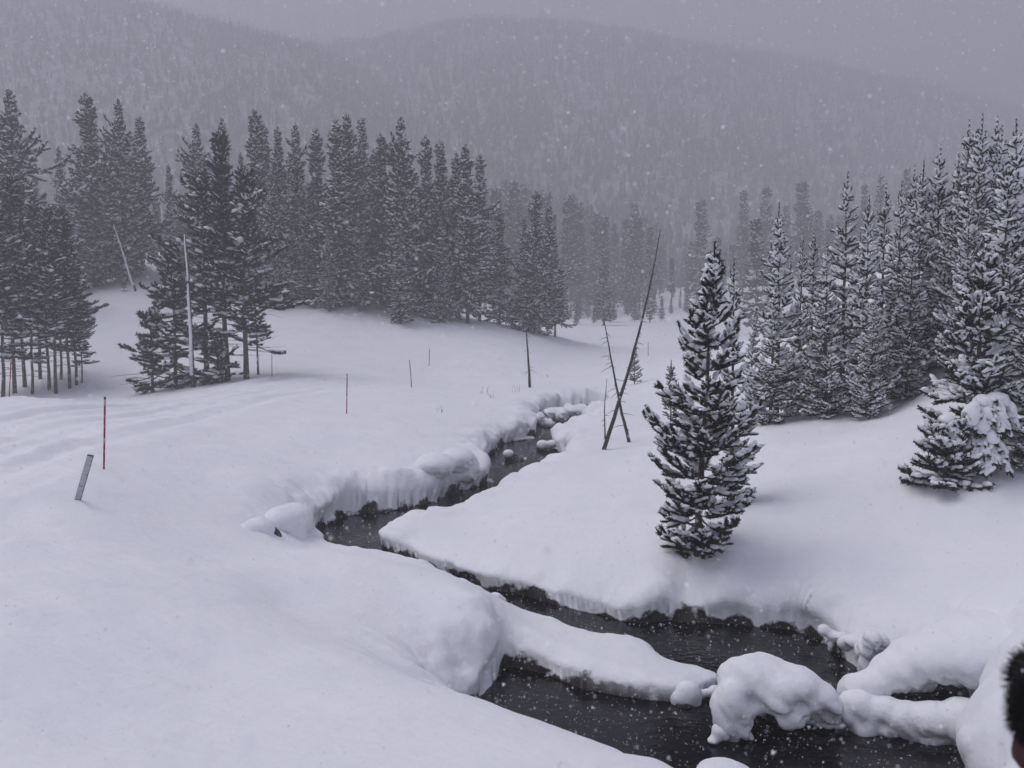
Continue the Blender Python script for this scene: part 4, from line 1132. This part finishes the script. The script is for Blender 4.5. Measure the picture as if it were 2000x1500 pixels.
# ------------------------------------------------------------------ falling snow: flakes hanging in the air
FLAKE, fn, fl, fp = new_mat('snowflake')
fp.inputs['Base Color'].default_value = (.86, .87, .9, 1); fp.inputs['Roughness'].default_value = .9
r = np.random.default_rng(99)
n = 420000
y = 42 * r.uniform(0.0, 1, n) ** .72 + 1.6
x = r.uniform(-1, 1, n) * (y * .68 + .6)
z = CAM_Z + r.uniform(-.62, .42, n) * y
k = z > -.0
x, y, z = x[k], y[k], z[k]
gz = np.full(len(x), -9.0)
sel = z < 4
gz[sel] = base_height(x[sel], y[sel]) - .05
k = z > np.maximum(gz, 0)
c = np.stack([x, y, z], 1)[k]
c = np.vstack([c] + [at_y(px_, py_, d_) for px_, py_, d_ in [(452, 1268, .42), (396, 1182, .55), (488, 1445, .6), (272, 1205, .75), (372, 1095, .9), (1070, 1075, .8), (487, 850, .8)]]); n = len(c)
a1 = r.normal(0, 1, (n, 3)); a1 /= np.linalg.norm(a1, axis=1)[:, None]
a2 = np.cross(a1, r.normal(0, 1, (n, 3))); a2 /= np.linalg.norm(a2, axis=1)[:, None]
a3 = np.cross(a1, a2)
sz = r.uniform(.0020, .0050, n)[:, None] * (1 + .5 * (r.uniform(0, 1, n) < .1))[:, None]
sz[-7:] = .0065
v = np.stack([c + a1 * sz, c - a1 * sz * .5 + a2 * sz * .87, c - a1 * sz * .5 - a2 * sz * .87], 1).reshape(-1, 3)
f = np.arange(n * 3).reshape(-1, 3)
obj('falling_snow', mesh_np('falling_snow', v, f, FLAKE), kind='stuff')

# ------------------------------------------------------------------ the bystander at the right edge: mostly outside the frame
SKIN = noisy_mat('skin', (0.30, 0.16, 0.12), (0.36, 0.20, 0.15), 8, .6)
FUR = noisy_mat('black_fur', (0.008, 0.008, 0.008), (0.02, 0.019, 0.018), 20, .8)
COAT = noisy_mat('dark_red_jacket', (0.045, 0.016, 0.018), (0.065, 0.022, 0.024), 12, .8, .4, 30)
TROUSER = noisy_mat('dark_trousers', (0.015, 0.015, 0.018), (0.03, 0.03, 0.034), 15, .85, .3, 40)
hd = at_y(2103, 1265, 1.9)
feet = ground_at(hd[0], hd[1])
S = (hd[2] - feet) / 1.81
person = empty('person', (hd[0], hd[1], feet), label='person in black fur hat and dark red jacket, blurred, cut by the right edge', category='person')
def skin_body(name, joints, edges, mat, root=0, sub=2):
    me = bpy.data.meshes.new(name); me.from_pydata([Vector(j[:3]) * S for j in joints], edges, []); me.materials.append(mat)
    o = bpy.data.objects.new(name, me); link(o)
    m = o.modifiers.new('skin', 'SKIN'); m.use_smooth_shade = True
    for k, j in enumerate(joints):
        me.skin_vertices[0].data[k].radius = (j[3] * S, (j[4] if len(j) > 4 else j[3]) * S)
    me.skin_vertices[0].data[root].use_root = True
    s = o.modifiers.new('sub', 'SUBSURF'); s.levels = s.render_levels = sub
    dg = bpy.context.evaluated_depsgraph_get()
    out = bpy.data.meshes.new_from_object(o.evaluated_get(dg)); out.name = name
    bpy.data.objects.remove(o)
    return obj(name, out, person)
# body: faces up the valley (+y), arms slightly bent
J = [(0, 0, .95, .15, .11), (0, 0, 1.15, .15, .11), (0, 0, 1.35, .17, .11), (0, 0, 1.46, .10, .08), (0, .01, 1.54, .055), (0, .02, 1.60, .075, .085), (0, .02, 1.68, .075, .095), (0, .01, 1.74, .05, .06),
     (.19, 0, 1.40, .07), (.25, .02, 1.15, .055), (.22, .14, .95, .045), (-.19, 0, 1.40, .07), (-.25, .02, 1.15, .055), (-.22, .14, .95, .045),
     (.10, 0, .85, .10), (.11, .02, .50, .075), (.12, 0, .10, .06), (.12, .12, .04, .05), (-.10, 0, .85, .10), (-.11, .02, .50, .075), (-.12, 0, .10, .06), (-.12, .12, .04, .05)]
E = [(0, 1), (1, 2), (2, 3), (3, 4), (4, 5), (5, 6), (6, 7), (2, 8), (8, 9), (9, 10), (2, 11), (11, 12), (12, 13), (0, 14), (14, 15), (15, 16), (16, 17), (0, 18), (18, 19), (19, 20), (20, 21)]
skin_body('body', J, E, SKIN)
Jj = [(0, 0, .86, .185, .15), (0, 0, 1.15, .18, .14), (0, 0, 1.38, .18, .13), (0, 0, 1.50, .12, .11), (.20, 0, 1.40, .09), (.26, .02, 1.15, .075), (.225, .13, .97, .06), (-.20, 0, 1.40, .09), (-.26, .02, 1.15, .075), (-.225, .13, .97, .06)]
skin_body('jacket', Jj, [(0, 1), (1, 2), (2, 3), (2, 4), (4, 5), (5, 6), (2, 7), (7, 8), (8, 9)], COAT)
skin_body('collar', [(0, -.01, 1.48, .15, .13), (0, -.01, 1.56, .14, .13), (0, -.01, 1.61, .125, .12)], [(0, 1), (1, 2)], COAT)
Jt = [(0, 0, .93, .15, .12), (.10, 0, .82, .115), (.115, .02, .48, .09), (.125, 0, .06, .075), (-.10, 0, .82, .115), (-.115, .02, .48, .09), (-.125, 0, .06, .075)]
skin_body('trousers', Jt, [(0, 1), (1, 2), (2, 3), (0, 4), (4, 5), (5, 6)], TROUSER)
# mittens with a thumb
for s in (-1, 1):
    skin_body('glove', [(.22 * s, .14, .97, .045), (.22 * s, .17, .88, .05, .035), (.21 * s, .19, .80, .04, .03), (.19 * s, .17, .88, .022), (.165 * s, .20, .84, .018)], [(0, 1), (1, 2), (1, 3), (3, 4)], TROUSER)
    skin_body('boot', [(.125 * s, 0, .16, .075), (.125 * s, 0, .05, .07), (.125 * s, .14, .035, .055, .04)], [(0, 1), (1, 2)], TROUSER)
# fur hat with ear flaps
g = Geo(); v, f = ICO3
hc = np.array([0, .02, 1.70]) * S
vv = v * [.118, .13, .10] * S + hc; g.add(vv[:], f)
for s in (-1, 1):
    g.add(v * [.035, .06, .07] * S + np.array([.09 * s, .0, 1.645]) * S, f)
allv = np.concatenate(g.v); allf = np.concatenate(g.t)
r = np.random.default_rng(4)
pick = r.integers(0, len(allf), 9000)
tri = allv[allf[pick]]
w = r.dirichlet([1, 1, 1], 9000)[:, :, None]
pp = (tri * w).sum(1)
nn = np.cross(tri[:, 1] - tri[:, 0], tri[:, 2] - tri[:, 0]); nn /= np.linalg.norm(nn, axis=1)[:, None] + 1e-9
dd = nn + r.normal(0, .35, nn.shape) + [0, 0, -.25]; dd /= np.linalg.norm(dd, axis=1)[:, None]
ll = r.uniform(.018, .036, 9000)[:, None]
sd_ = np.cross(dd, r.normal(0, 1, nn.shape)); sd_ /= np.linalg.norm(sd_, axis=1)[:, None]
g.add(np.stack([pp - sd_ * .0018, pp + sd_ * .0018, pp + dd * ll], 1).reshape(-1, 3), np.arange(27000).reshape(-1, 3))
obj('fur_hat', g.mesh('fur_hat', FUR), person)
EYE = noisy_mat('eye', (.02, .015, .012), (.03, .02, .016), 5, .2)
for s in (-1, 1):
    G = Geo(); G.add(ICO2[0] * .011 + np.array([.032 * s, .112, 1.645]) * S, ICO2[1]); obj('eye', G.mesh('eye', EYE, True), person)
G = Geo(); G.add(ICO2[0] * [.013, .022, .024] + np.array([0, .125, 1.615]) * S, ICO2[1]); obj('nose', G.mesh('nose', SKIN, True), person)
G = Geo(); G.add(ICO2[0] * [.024, .008, .006] + np.array([0, .108, 1.572]) * S, ICO2[1]); obj('mouth', G.mesh('mouth', noisy_mat('lips', (.25, .09, .08), (.3, .11, .1), 9, .5), True), person)

# ------------------------------------------------------------------ the snowy air
hz, n, l, p = new_mat('snowy_air')
n.remove(p)
pv = n.new('ShaderNodeVolumePrincipled')
pv.inputs['Color'].default_value = (0.59, 0.59, 0.62, 1)
pv.inputs['Density'].default_value = HAZE
pv.inputs['Anisotropy'].default_value = 0.2
l.new(pv.outputs[0], n['Material Output'].inputs['Volume'])
hx, hy0, hy1, hz0, hz1 = 1400, -420, 1250, -41.5, 292
hv = [(-hx, hy0, hz0), (hx, hy0, hz0), (hx, hy1, hz0), (-hx, hy1, hz0), (-hx, hy0, hz1), (hx, hy0, hz1), (hx, hy1, hz1), (-hx, hy1, hz1)]
hm = mesh_np('haze', hv, np.array([[0, 3, 2, 1], [4, 5, 6, 7], [0, 1, 5, 4], [1, 2, 6, 5], [2, 3, 7, 6], [3, 0, 4, 7]]), hz)
obj('haze', hm, kind='stuff')
